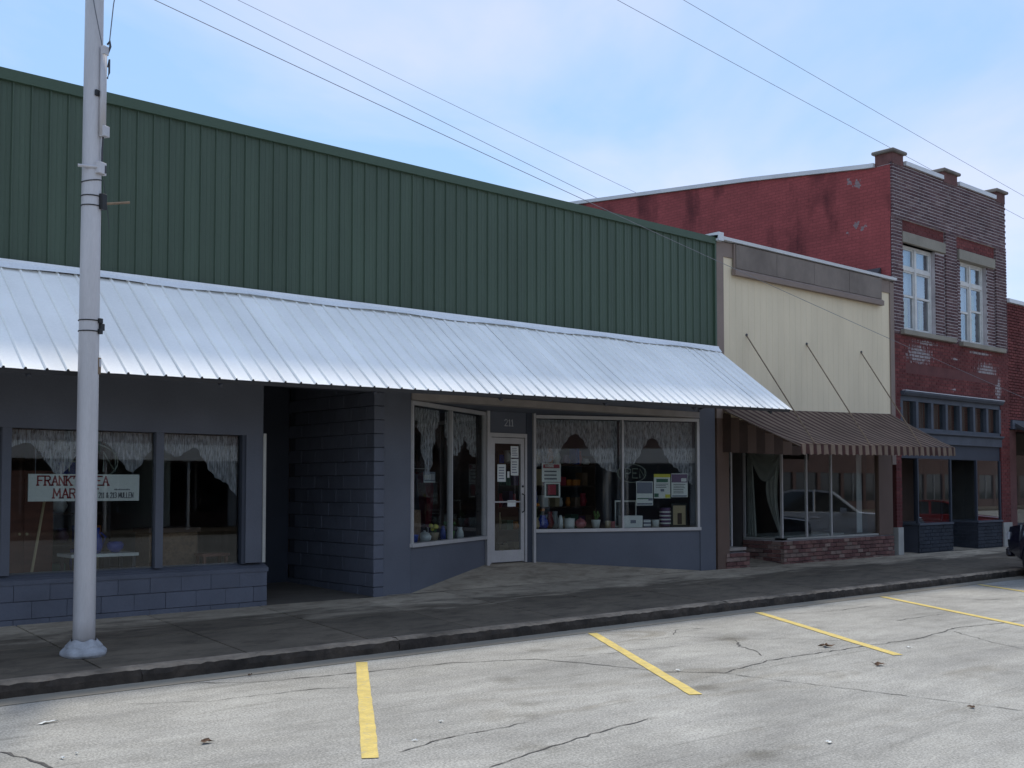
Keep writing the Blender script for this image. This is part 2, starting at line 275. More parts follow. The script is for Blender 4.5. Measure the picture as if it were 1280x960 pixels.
def awning_fabric():
    m = bpy.data.materials.new('striped_canvas'); m.use_nodes = True; n, l, b = nodes(m)
    g = n.new('ShaderNodeNewGeometry').outputs['Position']; s = n.new('ShaderNodeSeparateXYZ'); l.new(g, s.inputs[0])
    k = n.new('ShaderNodeMath'); k.operation = 'MULTIPLY'; k.inputs[1].default_value = 1/.235; l.new(s.outputs[0], k.inputs[0])
    f = n.new('ShaderNodeMath'); f.operation = 'FRACT'; l.new(k.outputs[0], f.inputs[0])
    r = n.new('ShaderNodeValToRGB'); r.color_ramp.interpolation = 'CONSTANT'; e = r.color_ramp.elements
    e[0].color = (.060, .028, .024, 1); e[1].position = .5; e[1].color = (.20, .145, .105, 1)
    a = e.new(.42); a.color = (.13, .085, .065, 1)
    l.new(f.outputs[0], r.inputs[0])
    z = n.new('ShaderNodeTexNoise'); z.inputs['Scale'].default_value = 2.2; z.inputs['Detail'].default_value = 5; l.new(g, z.inputs['Vector'])
    rr = n.new('ShaderNodeValToRGB'); rr.color_ramp.elements[0].position = .3; rr.color_ramp.elements[1].position = .7; rr.color_ramp.elements[0].color = (.75, .74, .73, 1); rr.color_ramp.elements[1].color = (1.1, 1.1, 1.1, 1); l.new(z.outputs[0], rr.inputs[0])
    mu = n.new('ShaderNodeMix'); mu.data_type = 'RGBA'; mu.blend_type = 'MULTIPLY'; mu.inputs['Factor'].default_value = 1; l.new(r.outputs[0], mu.inputs['A']); l.new(rr.outputs[0], mu.inputs['B'])
    l.new(mu.outputs['Result'], b.inputs['Base Color']); b.inputs['Roughness'].default_value = .9; b.inputs['Specular IOR Level'].default_value = .2
    MATS['canvas'] = m
awning_fabric()

# ------------------------------------------------------------------ mesh helpers
ORG = {}
class MB:
    def __init__(s): s.v = []; s.f = []; s.r = []; s.cur = 0.0
    def add(s, vs_, fs):
        o = len(s.v); s.v += [tuple(p) for p in vs_]; s.f += [tuple(i+o for i in q) for q in fs]; s.r += [s.cur]*len(fs); return s
    def box(s, x0, x1, y0, y1, z0, z1):
        return s.add([(x0, y0, z0), (x1, y0, z0), (x1, y1, z0), (x0, y1, z0), (x0, y0, z1), (x1, y0, z1), (x1, y1, z1), (x0, y1, z1)],
                     [(0, 3, 2, 1), (4, 5, 6, 7), (0, 1, 5, 4), (1, 2, 6, 5), (2, 3, 7, 6), (3, 0, 4, 7)])
    def slab(s, p0, p1, t, z0, z1, z0b=None, z1b=None):
        """upright board from plan point p0 to p1, thickness t to the left of the run"""
        z0b = z0 if z0b is None else z0b; z1b = z1 if z1b is None else z1b
        d = Vector((p1[0]-p0[0], p1[1]-p0[1])).normalized(); n = Vector((-d.y, d.x))*t
        a, b = p0, p1; c = (p1[0]+n.x, p1[1]+n.y); e = (p0[0]+n.x, p0[1]+n.y)
        return s.add([(*a, z0), (*b, z0b), (*c, z0b), (*e, z0), (*a, z1), (*b, z1b), (*c, z1b), (*e, z1)],
                     [(0, 3, 2, 1), (4, 5, 6, 7), (0, 1, 5, 4), (1, 2, 6, 5), (2, 3, 7, 6), (3, 0, 4, 7)])
    def prism(s, poly, ext):
        n = len(poly); e = Vector(ext); a = [Vector(p) for p in poly]; vs_ = a+[p+e for p in a]
        return s.add(vs_, [tuple(range(n))[::-1], tuple(range(n, 2*n))]+[(i, (i+1) % n, n+(i+1) % n, n+i) for i in range(n)])
    def tube(s, pts, rad, n=8, cap=True):
        pts = [Vector(p) for p in pts]; rads = rad if isinstance(rad, (list, tuple)) else [rad]*len(pts); rings = []
        up = Vector((0, 0, 1))
        for i, p in enumerate(pts):
            d = (pts[min(i+1, len(pts)-1)]-pts[max(i-1, 0)]).normalized()
            u = d.cross(up if abs(d.z) < .95 else Vector((1, 0, 0))).normalized(); v_ = d.cross(u)
            rings.append([p+(u*math.cos(2*math.pi*k/n)+v_*math.sin(2*math.pi*k/n))*rads[i] for k in range(n)])
        vs_ = [q for r_ in rings for q in r_]; fs = []
        for i in range(len(pts)-1):
            for k in range(n): fs.append((i*n+k, i*n+(k+1) % n, (i+1)*n+(k+1) % n, (i+1)*n+k))
        if cap: fs += [tuple(range(n))[::-1], tuple(range((len(pts)-1)*n, len(pts)*n))]
        return s.add(vs_, fs)
    def lathe(s, prof, cx, cy, cz=0, n=14, axis='z', wob=0):
        vs_ = []; fs = []
        for i, (r_, h) in enumerate(prof):
            for k in range(n):
                a = 2*math.pi*k/n; rr = r_*(1+wob*random.uniform(-1, 1))
                if axis == 'z': vs_.append((cx+rr*math.cos(a), cy+rr*math.sin(a), cz+h))
                else: vs_.append((cx+rr*math.cos(a), cy+h, cz+rr*math.sin(a)))
        for i in range(len(prof)-1):
            for k in range(n): fs.append((i*n+k, i*n+(k+1) % n, (i+1)*n+(k+1) % n, (i+1)*n+k))
        fs += [tuple(range(n))[::-1], tuple(range((len(prof)-1)*n, len(prof)*n))]
        return s.add(vs_, fs)
    def grid(s, fn, nu, nv):
        vs_ = [fn(i/nu, j/nv) for j in range(nv+1) for i in range(nu+1)]
        return s.add(vs_, [(j*(nu+1)+i, j*(nu+1)+i+1, (j+1)*(nu+1)+i+1, (j+1)*(nu+1)+i) for j in range(nv) for i in range(nu)])
    def mesh(s, name, m, org=(0, 0, 0), smooth=False, attr=False, bevel=0):
        me = bpy.data.meshes.new(name); o = Vector(org)
        me.from_pydata([Vector(p)-o for p in s.v], [], s.f)
        if attr:
            a = me.attributes.new('rnd', 'FLOAT', 'FACE'); a.data.foreach_set('value', s.r)
        else:
            bm = bmesh.new(); bm.from_mesh(me)
            if bevel: bmesh.ops.bevel(bm, geom=bm.edges[:], offset=bevel, segments=1, affect='EDGES')
            bmesh.ops.recalc_face_normals(bm, faces=bm.faces[:]); bm.to_mesh(me); bm.free()
        me.materials.append(MATS[m])
        if smooth: me.polygons.foreach_set('use_smooth', [True]*len(me.polygons))
        return me
    def build(s, name, m, parent=None, smooth=False, attr=False, org=None, bevel=0):
        if parent is not None: o3 = ORG[parent.name]
        else: o3 = Vector(org) if org is not None else Vector((0, 0, 0))
        ob = bpy.data.objects.new(name, s.mesh(name, m, o3, smooth, attr, bevel)); COL.objects.link(ob)
        if parent is not None: ob.parent = parent
        else: ob.location = o3
        ORG[ob.name] = o3
        return ob
def piece(name, me, loc, parent, rot=None):
    o = bpy.data.objects.new(name, me); COL.objects.link(o); o.parent = parent; o.location = Vector(loc)-ORG[parent.name]
    if rot: o.rotation_euler = rot
    ORG[o.name] = Vector(loc); return o
def tag(o, label, cat, group=None):
    o['label'] = label; o['category'] = cat
    if group: o['group'] = group
    return o
def thing(name, loc, label, cat, group=None):
    o = bpy.data.objects.new(name, None); COL.objects.link(o); o.location = loc; o.empty_display_size = .2; ORG[o.name] = Vector(loc); return tag(o, label, cat, group)
def struct(o): o['kind'] = 'structure'; return o
def stuff(o): o['kind'] = 'stuff'; return o
def B(x0, x1, y0, y1, z0, z1): return MB().box(x0, x1, y0, y1, z0, z1)
def lerp(a, b, t): return a+(b-a)*t

# stroke lettering (cap height 1, width per glyph)
GL = {'F': [[(0, 0), (0, 1), (.6, 1)], [(0, .52), (.45, .52)]], 'R': [[(0, 0), (0, 1), (.42, 1), (.58, .88), (.58, .66), (.42, .52), (0, .52)], [(.3, .52), (.62, 0)]],
 'A': [[(0, 0), (.32, 1), (.64, 0)], [(.12, .36), (.52, .36)]], 'N': [[(0, 0), (0, 1), (.58, 0), (.58, 1)]], 'K': [[(0, 0), (0, 1)], [(.58, 1), (0, .45)], [(.2, .6), (.6, 0)]],
 "'": [[(.1, 1), (.05, .75)]], 'S': [[(.55, .85), (.4, 1), (.15, 1), (0, .85), (0, .65), (.55, .38), (.55, .15), (.4, 0), (.12, 0), (0, .15)]], 'L': [[(0, 1), (0, 0), (.55, 0)]],
 'E': [[(.58, 1), (0, 1), (0, 0), (.58, 0)], [(0, .52), (.42, .52)]], 'M': [[(0, 0), (.06, 1), (.38, .25), (.7, 1), (.76, 0)]], 'T': [[(0, 1), (.64, 1)], [(.32, 1), (.32, 0)]],
 'O': [[(.15, 0), (0, .25), (0, .75), (.15, 1), (.45, 1), (.6, .75), (.6, .25), (.45, 0), (.15, 0)]], 'P': [[(0, 0), (0, 1), (.42, 1), (.58, .86), (.58, .62), (.42, .5), (0, .5)]],
 'U': [[(0, 1), (0, .2), (.15, 0), (.4, 0), (.55, .2), (.55, 1)]], 'W': [[(0, 1), (.18, 0), (.38, .7), (.58, 0), (.76, 1)]], 'I': [[(.1, 0), (.1, 1)]], 'G': [[(.58, .8), (.42, 1), (.15, 1), (0, .75), (0, .25), (.15, 0), (.45, 0), (.58, .2), (.58, .45), (.35, .45)]],
 '1': [[(.05, .8), (.2, 1), (.2, 0)], [(.05, 0), (.35, 0)]], '2': [[(0, .8), (.15, 1), (.42, 1), (.55, .8), (.5, .55), (0, 0), (.58, 0)]], '3': [[(0, .9), (.2, 1), (.45, 1), (.55, .8), (.45, .58), (.2, .54)], [(.45, .54), (.58, .3), (.45, .05), (.2, 0), (0, .1)]],
 '&': [[(.6, 0), (.1, .75), (.15, .95), (.3, 1), (.42, .85), (.35, .65), (.05, .35), (.05, .12), (.2, 0), (.4, .05), (.62, .42)]], ' ': [],
 'B': [[(0, 0), (0, 1), (.4, 1), (.52, .86), (.5, .62), (.38, .52), (0, .52)], [(.38, .52), (.58, .36), (.56, .12), (.42, 0), (0, 0)]], 'Q': [[(.15, 0), (0, .25), (0, .75), (.15, 1), (.45, 1), (.6, .75), (.6, .25), (.45, 0), (.15, 0)], [(.35, .25), (.62, -.05)]]}
ADV = {'M': 1.0, 'W': 1.0, "'": .35, '1': .58, ' ': .5, 'I': .4}
def letters(mb, txt, x, y, z, h, th, wide=1.0, dep=.004, serif=False, ux=(1, 0)):
    """strokes on the upright plane through (x,y), running along ux"""
    ux = Vector((ux[0], ux[1], 0)); nv = Vector((ux.y, -ux.x, 0))
    cur = 0
    for ch in txt:
        for pl in GL[ch]:
            pts = [(cur+p[0]*h*wide, p[1]*h) for p in pl]
            segs = list(zip(pts[:-1], pts[1:]))
            if serif:
                for e in (pts[0], pts[-1]):
                    if e[1] in (0, h) and ch not in 'SO': segs.append(((e[0]-.1*h, e[1]), (e[0]+.1*h, e[1])))
            for a, b in segs:
                d = Vector((b[0]-a[0], b[1]-a[1])); 
                if d.length < 1e-6: continue
                d.normalize(); k = Vector((-d.y, d.x))*th/2; a2 = Vector(a)-d*th*.4; b2 = Vector(b)+d*th*.4
                q = [a2+k, a2-k, b2-k, b2+k]
                q3 = [Vector((x, y, z))+ux*p.x+Vector((0, 0, p.y)) for p in q]
                mb.prism(q3, nv*dep)
        cur += ADV.get(ch, .82)*h*wide
    return cur
def text_width(txt, h, wide=1.0): return sum(ADV.get(c, .82)*h*wide for c in txt)-.2*h*wide

def bricks(mb, x0, x1, z0, z1, yf, dep, bl=.205, bh=.056, joint=.022, holes=(), ph=0, along='x', fixed=0.0, sign=-1):
    """running-bond bricks on an upright plane; front face at yf, proud of the bed by dep"""
    row = 0; z = z0
    def put(a, b, c, d, off):
        mb.cur = random.random(); t = yf+random.uniform(-.003, .003)
        u0, u1 = sorted((t, t-sign*dep))
        if along == 'x': mb.box(a, b, u0, u1, c, d)
        else: mb.box(u0, u1, a, b, c, d)
    while z < z1-.02:
        zt = min(z+bh, z1); a = x0-((row % 2)*.5+ph)*(bl+joint)
        while a < x1:
            s0, s1 = max(a, x0), min(a+bl, x1)
            if s1-s0 > .03:
                segs = [(s0, s1)]
                for (hx0, hx1, hz0, hz1) in holes:
                    if zt > hz0+.01 and z < hz1-.01:
                        ns = []
                        for (p, q) in segs:
                            if q <= hx0 or p >= hx1: ns.append((p, q))
                            else:
                                if p < hx0-.02: ns.append((p, hx0))
                                if q > hx1+.02: ns.append((hx1, q))
                        segs = ns
                for (p, q) in segs: put(p, q, z, zt, 0)
            a += bl+joint
        z += bh+joint; row += 1
    return mb

# ------------------------------------------------------------------ ground, road, sidewalk
g = MB(); g.add([(-400, -400, -.05), (400, -400, -.05), (400, 400, -.05), (-400, 400, -.05)], [(0, 1, 2, 3)]); struct(g.build('ground', 'soil'))
rd = MB(); rd.grid(lambda u, v: (lerp(-90, 150, u), lerp(-27, -3.0, v), 0), 60, 12); road = struct(rd.build('road', 'road'))
gm = MB(); gm.grid(lambda u, v: (lerp(-90, 150, u), lerp(-3.0, -2.6, v), .004+.012*v), 120, 2); struct(gm.build('gutter', 'gutter'))
HD = Vector((.544, .839))                       # direction of the parking bays
def ribbon(pts, wd, z, jit=0):
    mb = MB(); vs_ = []
    for i, p in enumerate(pts):
        p = Vector(p); d = (Vector(pts[min(i+1, len(pts)-1)])-Vector(pts[max(i-1, 0)])).normalized(); k = Vector((-d.y, d.x))
        w_ = (wd if not isinstance(wd, (list, tuple)) else wd[i])*.5
        w1 = w_*(1+random.uniform(-jit, jit)); w2 = w_*(1+random.uniform(-jit, jit))
        vs_ += [(*(p+k*w1), z), (*(p-k*w2), z)]
    return mb.add(vs_, [(2*i, 2*i+1, 2*i+3, 2*i+2) for i in range(len(pts)-1)])
for i in range(0, 12):
    s = Vector((6.75+3.56*i, -3.06)); e = s-HD*4.27
    n = 26
    pts = [s.lerp(e, k/n)+Vector((random.uniform(-.004, .004), 0)) for k in range(n+1)]
    ribbon(pts, .122, .006, .045).build('parking_line', 'yellow_paint', road)
# opposite side parking lines
from_px = {}
def unproj(px, py, axis, val):
    f = 1380.; psi = R(41.5); p = R(2.5); cy = 547.75
    F = Vector((math.sin(psi)*math.cos(p), math.cos(psi)*math.cos(p), math.sin(p))); Rv = Vector((math.cos(psi), -math.sin(psi), 0)); U = Rv.cross(F)
    r = F+Rv*(px-640)/f+U*(cy-py)/f; C = Vector((0, -13.14, 1.9)); t = (val-C[axis])/r[axis]; return C+r*t
def crack(pxs, wd=.018, seg=.09, wob=.02):
    ps = [unproj(x, y, 2, 0) for x, y in pxs]; out_ = []
    for a, b in zip(ps[:-1], ps[1:]):
        n = max(2, int((b-a).length/seg))
        for k in range(n): out_.append((lerp(a.x, b.x, k/n)+random.uniform(-wob, wob), lerp(a.y, b.y, k/n)+random.uniform(-wob, wob)))
    out_.append((ps[-1].x, ps[-1].y))
    ws = [wd*random.uniform(.25, 1.15) for _ in out_]; ws[-1] = ws[0] = .004
    ribbon(out_, ws, .0045, .3).build('crack', 'crack', road)
crack([(0, 880), (60, 873), (180, 855), (320, 853), (440, 842), (560, 829), (670, 824), (760, 832), (830, 840), (905, 841), (960, 826), (1060, 811), (1150, 798), (1195, 785), (1280, 776)], .022)
crack([(160, 880), (260, 877), (300, 872), (400, 861), (470, 859)], .015)
crack([(900, 841), (960, 849), (1060, 861), (1180, 876), (1280, 889)], .016)
crack([(500, 940), (560, 922), (620, 911), (660, 903)], .016)
crack([(610, 960), (690, 933), (750, 915), (820, 897)], .018)
crack([(800, 800), (850, 796), (930, 799), (1000, 799), (1080, 802)], .014)
crack([(920, 800), (925, 808), (950, 816), (952, 820)], .02)
crack([(840, 794), (846, 787), (880, 785)], .018)
crack([(0, 940), (40, 951), (70, 962)], .035)
crack([(1190, 789), (1240, 803), (1280, 812)], .014)
crack([(960, 768), (1000, 767), (1050, 763), (1095, 757)], .016)
crack([(1120, 776), (1160, 770), (1180, 768)], .02)
crack([(700, 822), (760, 817), (800, 812), (850, 808)], .012)
crack([(1110, 742), (1160, 746), (1230, 750), (1280, 748)], .02)
crack([(600, 806), (640, 800), (700, 793)], .012)

SW0, SW1, ZK, ZF = -2.55, 0.0, .158, .33
def zsw(y): return lerp(ZK, ZF, (y-SW0)/(SW1-SW0))
sb = MB(); sb.add([(-40, SW0, ZK-.02), (80, SW0, ZK-.02), (80, 16, ZF-.02), (-40, 16, ZF-.02), (-40, SW0, -.1), (80, SW0, -.1), (80, 16, -.1), (-40, 16, -.1)],
    [(0, 1, 2, 3), (4, 5, 6, 7), (0, 1, 5, 4), (1, 2, 6, 5), (2, 3, 7, 6), (3, 0, 4, 7)])
walk = struct(sb.build('sidewalk', 'slab_joint'))
YJ = -1.28
def slabmesh(y0, y1, nm, m):
    j = .009; Lh = 1.53/2-j; mb = MB()
    a, b = y0+j, y1-j
    mb.add([(-Lh, a, zsw(a)-.05), (Lh, a, zsw(a)-.05), (Lh, b, zsw(b)-.05), (-Lh, b, zsw(b)-.05), (-Lh, a, zsw(a)), (Lh, a, zsw(a)), (Lh, b, zsw(b)), (-Lh, b, zsw(b))],
           [(0, 3, 2, 1), (4, 5, 6, 7), (0, 1, 5, 4), (1, 2, 6, 5), (2, 3, 7, 6), (3, 0, 4, 7)])
    return mb.mesh(nm, m, (0, 0, 0), bevel=.004)
m_in = slabmesh(YJ, 0.0, 'paving_slab', 'slab'); m_out = slabmesh(SW0, YJ, 'paving_slab', 'slab')
ORG[walk.name] = Vector((0, 0, 0))
for i in range(-6, 30):
    piece('paving_slab', m_in, (i*1.53+.3, 0, random.uniform(-.003, .003)), walk); piece('paving_slab', m_out, (i*1.53+.3, 0, random.uniform(-.003, .003)), walk)
kb = thing('kerb', (0, -2.65, 0), 'x', 'x'); del kb['label'], kb['category']; struct(kb)
for i in range(-5, 20):
    x0, x1 = i*3.05-1.65, (i+1)*3.05-1.655; prof = [(-2.72, -.05), (-2.715, .075), (-2.695, .128), (-2.655, .152), (-2.60, .158), (-2.552, .158), (-2.552, -.05)]
    n = 40; mb = MB()
    def kf(u, v):
        k = min(int(round(v*6)), 6); y, z = prof[k]; j = .010 if 0 < k < 5 else 0
        return (lerp(x0, x1, u), y+random.uniform(-j, j)*1.3, z+random.uniform(-j, j)*.8)
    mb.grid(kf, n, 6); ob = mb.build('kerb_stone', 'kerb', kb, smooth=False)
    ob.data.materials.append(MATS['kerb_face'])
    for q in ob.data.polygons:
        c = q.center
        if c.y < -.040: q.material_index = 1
# ramp floor of the recessed entrance, floor of the alcove
mb = MB(); mb.add([(9.2, .002, ZF+.001), (16.7, .002, ZF+.001), (13.3, 1.3, .58), (12.1, 1.3, .58)], [(0, 1, 2, 3)])
mb.build('entrance_ramp', 'slab', walk)
mb = MB(); mb.add([(7.25, .002, ZF+.002), (9.05, .002, ZF+.002), (9.05, 2.4, ZF+.06), (7.25, 2.4, ZF+.06)], [(0, 1, 2, 3)]); mb.build('alcove_floor', 'slab_dark', walk)  # alcove floor in a darker slab tone
mb = MB(); mb.add([(16.9, .002, ZF+.002), (19.6, .002, ZF+.002), (19.6, 1.4, .48), (16.9, 1.4, .48)], [(0, 1, 2, 3)]); mb.build('entry_floor', 'slab', walk)
mb = MB(); mb.add([(23.4, .002, ZF+.002), (29.2, .002, ZF+.002), (29.2, 1.8, .40), (23.4, 1.8, .40)], [(0, 1, 2, 3)]); mb.build('entry_floor', 'slab', walk)
# far side of the street (seen only in the shop window reflections)
mb = B(-90, 150, -32, -27, -.05, .15); struct(mb.build('far_sidewalk', 'slab'))

# ------------------------------------------------------------------ green-fronted shop building
XL, XR = -3.0, 16.80
shop = thing('shop_building', (7, 0, 0), 'long single storey shop building with green ribbed metal parapet and blue-grey shopfronts', 'building')
P = 0.210
# parapet panels
par = B(XL, XR, .02, .22, 4.3, 6.6).build('parapet', 'green_trim', shop)
prof = [(0, 0), (.008, -.022), (.022, -.022), (.030, 0), (.092, 0), (.096, -.004), (.104, -.004), (.108, 0), (.150, 0), (.154, -.004), (.162, -.004), (.166, 0), (P-.001, 0)]
mb = MB(); n = len(prof); zlo, zhi = 4.36, 6.56
pv = [(x, y-.004, zlo) for x, y in prof]+[(x, y-.004, zhi) for x, y in prof]+[(0, .012, zlo), (P-.002, .012, zlo), (0, .012, zhi), (P-.002, .012, zhi)]
pf = [(i, i+1, n+i+1, n+i) for i in range(n-1)]
mb.add(pv, pf); gm_panel = mb.mesh('green_panel', 'green_metal')
i = 0; x = XR-P-.02
while x > XL:
    piece('green_panel', gm_panel, (x, 0.012, 0), par, (0, 0, random.uniform(-.008, .008))); x -= P
MB().prism([(XL, .26, 6.535), (XL, -.045, 6.535), (XL, -.047, 6.665), (XL, .26, 6.655)], (XR-XL+.01, 0, 0)).build('parapet_cap', 'green_trim', shop)
B(XR-.035, XR+.013, -.040, .23, 4.3, 6.534).build('corner_trim', 'green_trim', shop)
# body behind
B(XL, XR-.02, 6.0, 18, 0, 5.9).build('rear_hall', 'interior_dark', shop); B(XL, XR-.02, .23, 6.0, 4.6, 5.4).build('roof', 'roofing', shop)
B(XL, XL+.2, .25, 6.0, 0, 4.6).build('side_wall', 'blue_paint', shop)
# metal awning
def aw_top(x): return 4.41+(x-3.85)*.007
def aw_bot(x): return 3.075+(x-3.4)*.0152
awn = B(XL, XR+.03, -.07, -.02, 4.30, 4.40).build('metal_awning', 'dark_steel', shop)
tprof = [(0, 0), (.008, .020), (.024, .021), (.034, 0), (.09, .001), (.15, .001), (P+.004, 0)]
x = XR+.06-P; sheets = []
while x > XL:
    zt, zb = aw_top(x), aw_bot(x); d = Vector((0, -1.64, zb-zt)).normalized(); nn = Vector((0, -d.z, d.y)); nn = nn if nn.z > 0 else -nn
    tw = random.uniform(-.004, .004); mb = MB(); top = []; bot = []; topb = []; botb = []
    for a, b in tprof:
        t_ = tw*(a/P-.5)
        p0 = Vector((x+a, -.03, zt))+nn*(b+t_); p1 = Vector((x+a, -1.67, zb))+nn*(b+t_)+Vector((0, random.uniform(-.002, .002), 0))
        pm = (p0+p1)/2-Vector((0, 0, .006+random.uniform(-.002, .002)))
        top.append(p0); bot.append(p1); topb.append(pm)
    k = len(tprof); mb.add(top+topb+bot, [(i, i+1, k+i+1, k+i) for i in range(k-1)]+[(k+i, k+i+1, 2*k+i+1, 2*k+i) for i in range(k-1)])
    o = mb.build('roof_sheet', 'white_sheet', awn); x -= P
# top flashing strip in lengths, slightly wavy lower edge
x = XL
while x < XR+.02:
    x1 = min(x+3.0, XR+.04); mb = MB()
    def ff(u, v):
        xx = lerp(x, x1, u); wv = .012*math.sin(xx*2.9)+random.uniform(-.004, .004)
        if v < .34: return (xx, -.062, aw_top(xx)+.065)
        if v < .67: return (xx, -.066, aw_top(xx)+.035)
        return (xx, -.135+random.uniform(-.006, .006), aw_top(xx)-.035+wv)
    mb.grid(ff, 16, 3); mb.build('flashing', 'white_flash', awn); x = x1-.004
# underside framing of the awning
for t_ in (.12, .55, .97):
    mb = MB(); mb.tube([(XL, lerp(-.03, -1.67, t_), lerp(aw_top(XL), aw_bot(XL), t_)-.05), (XR+.03, lerp(-.03, -1.67, t_), lerp(aw_top(XR), aw_bot(XR), t_)-.05)], .035, 4); mb.build('purlin', 'dark_steel', awn)
x = XL+.4
while x < XR:
    mb = MB(); mb.tube([(x, -.03, aw_top(x)-.10), (x, -1.62, aw_bot(x)-.075)], .03, 4); mb.tube([(x, -.03, 3.35), (x, -.85, 3.66)], .02, 4); mb.build('bracket', 'dark_steel', awn); x += 2.1

# left shopfront -------------------------------------------------
B(XL, 7.22, 0, .2, 2.57, 4.36).build('wall_header', 'blue_paint', shop)
B(6.98, 7.22, .004, .2, .90, 2.57).build('wall_post', 'blue_paint', shop)
B(7.22, 7.262, -.012, .14, .90, 2.60).build('door_jamb', 'pale_jamb', shop)
B(XL, 7.29, .03, .22, 0, .86).build('knee_wall', 'mortar_blue', shop)
kwall = bpy.data.objects['knee_wall']; ORG[kwall.name] = ORG[shop.name]
BL = MB().box(-.1985, .1985, -.03, .03, -.0975, .0975).mesh('concrete_block', 'blue_block', bevel=.004)
BLh = MB().box(-.098, .098, -.03, .03, -.096, .096).mesh('concrete_block', 'blue_block', bevel=.004)
for r_ in range(3):
    z = .372-.1+r_*.2+.0; x = 7.29-.2
    z = .26+r_*.2+.03
    if r_ % 2: piece('concrete_block', BLh, (7.29-.1, .012, z), kwall); x = 7.29-.4
    while x > XL+.2:
        piece('concrete_block', BL, (x, .012+random.uniform(-.004, .004), z), kwall); x -= .4
MB().prism([(XL, -.03, .78), (XL, -.03, .83), (XL, .16, .905), (XL, .2, .905), (XL, .2, .78)], (7.30-XL, 0, 0)).build('window_sill', 'blue_block', shop)
MX = [-1.6, .3, 2.12, 4.00, 5.81]
for xm in MX: B(xm-.05, xm+.05, .02, .12, .89, 2.57).build('mullion', 'blue_paint', shop)
B(6.93, 6.982, .02, .12, .89, 2.57).build('mullion', 'dark_blue', shop)
ex = [XL+.2]+MX+[6.98]
for a, b in zip(ex[:-1], ex[1:]): B(a+.03, b-.03, .08, .086, .895, 2.58).build('window_pane', 'glass', shop)
# interior of the left shop
mb = MB(); mb.box(XL, 7.2, 5.6, 5.7, .3, 3.2); mb.build('interior_wall', 'interior_wood', shop)
B(7.02, 7.2, .2, 5.6, .3, 3.2).build('interior_wall', 'reflection_pale', shop)  # right wall coloured pale to stand for a lit reflection in the pane
B(XL, 7.2, .2, 5.7, .55, .62).build('interior_floor', 'interior_floor', shop); B(XL, 7.2, .2, 5.7, 3.2, 3.3).build('ceiling', 'interior_dark', shop)
B(6.1, 6.22, 2.6, 5.6, .6, 3.2).build('partition', 'interior_dark', shop)

# alcove between the two shops ------------------------------------
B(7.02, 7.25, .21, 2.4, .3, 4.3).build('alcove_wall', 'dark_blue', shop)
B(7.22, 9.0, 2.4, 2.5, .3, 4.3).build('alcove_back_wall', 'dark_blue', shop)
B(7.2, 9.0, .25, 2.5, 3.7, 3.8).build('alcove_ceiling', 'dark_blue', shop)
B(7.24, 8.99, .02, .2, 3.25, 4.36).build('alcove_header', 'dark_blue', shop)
dr = B(7.5, 8.42, 2.34, 2.385, .40, 2.55).build('alcove_door', 'dark_blue', shop)
B(7.42, 7.5, 2.33, 2.4, .38, 2.63).build('door_frame', 'blue_paint', shop); B(8.42, 8.5, 2.33, 2.4, .38, 2.63).build('door_frame', 'blue_paint', shop); B(7.5, 8.42, 2.33, 2.4, 2.55, 2.63).build('door_frame', 'blue_paint', shop)
B(7.6, 8.32, 2.325, 2.34, .6, 1.3).build('door_panel', 'blue_paint', dr); MB().lathe([(.03, 0), (.03, -.05)], 8.34, 2.34, 1.4, 10, 'y').build('door_knob', 'aluminium', dr)
bw = B(9.02, 9.14, .04, 2.4, .28, 4.36).build('block_wall', 'mortar_blue', shop)
BV = MB().box(-.088, .088, -.198, .198, -.096, .096).mesh('concrete_block', 'blue_block', bevel=.006); BVh = MB().box(-.088, .088, -.098, .098, -.096, .096).mesh('concrete_block', 'blue_block', bevel=.006)
for r_ in range(20):
    z = .36+r_*.2; y = .2
    if r_ % 2: piece('concrete_block', BVh, (9.08, .1, z), bw); y = .4
    while y < 2.35: piece('concrete_block', BV, (9.08+random.uniform(-.003, .003), y, z), bw); y += .4
B(9.175, 9.66, .025, .2, .3, 4.36).build('wall_panel', 'blue_paint', shop)

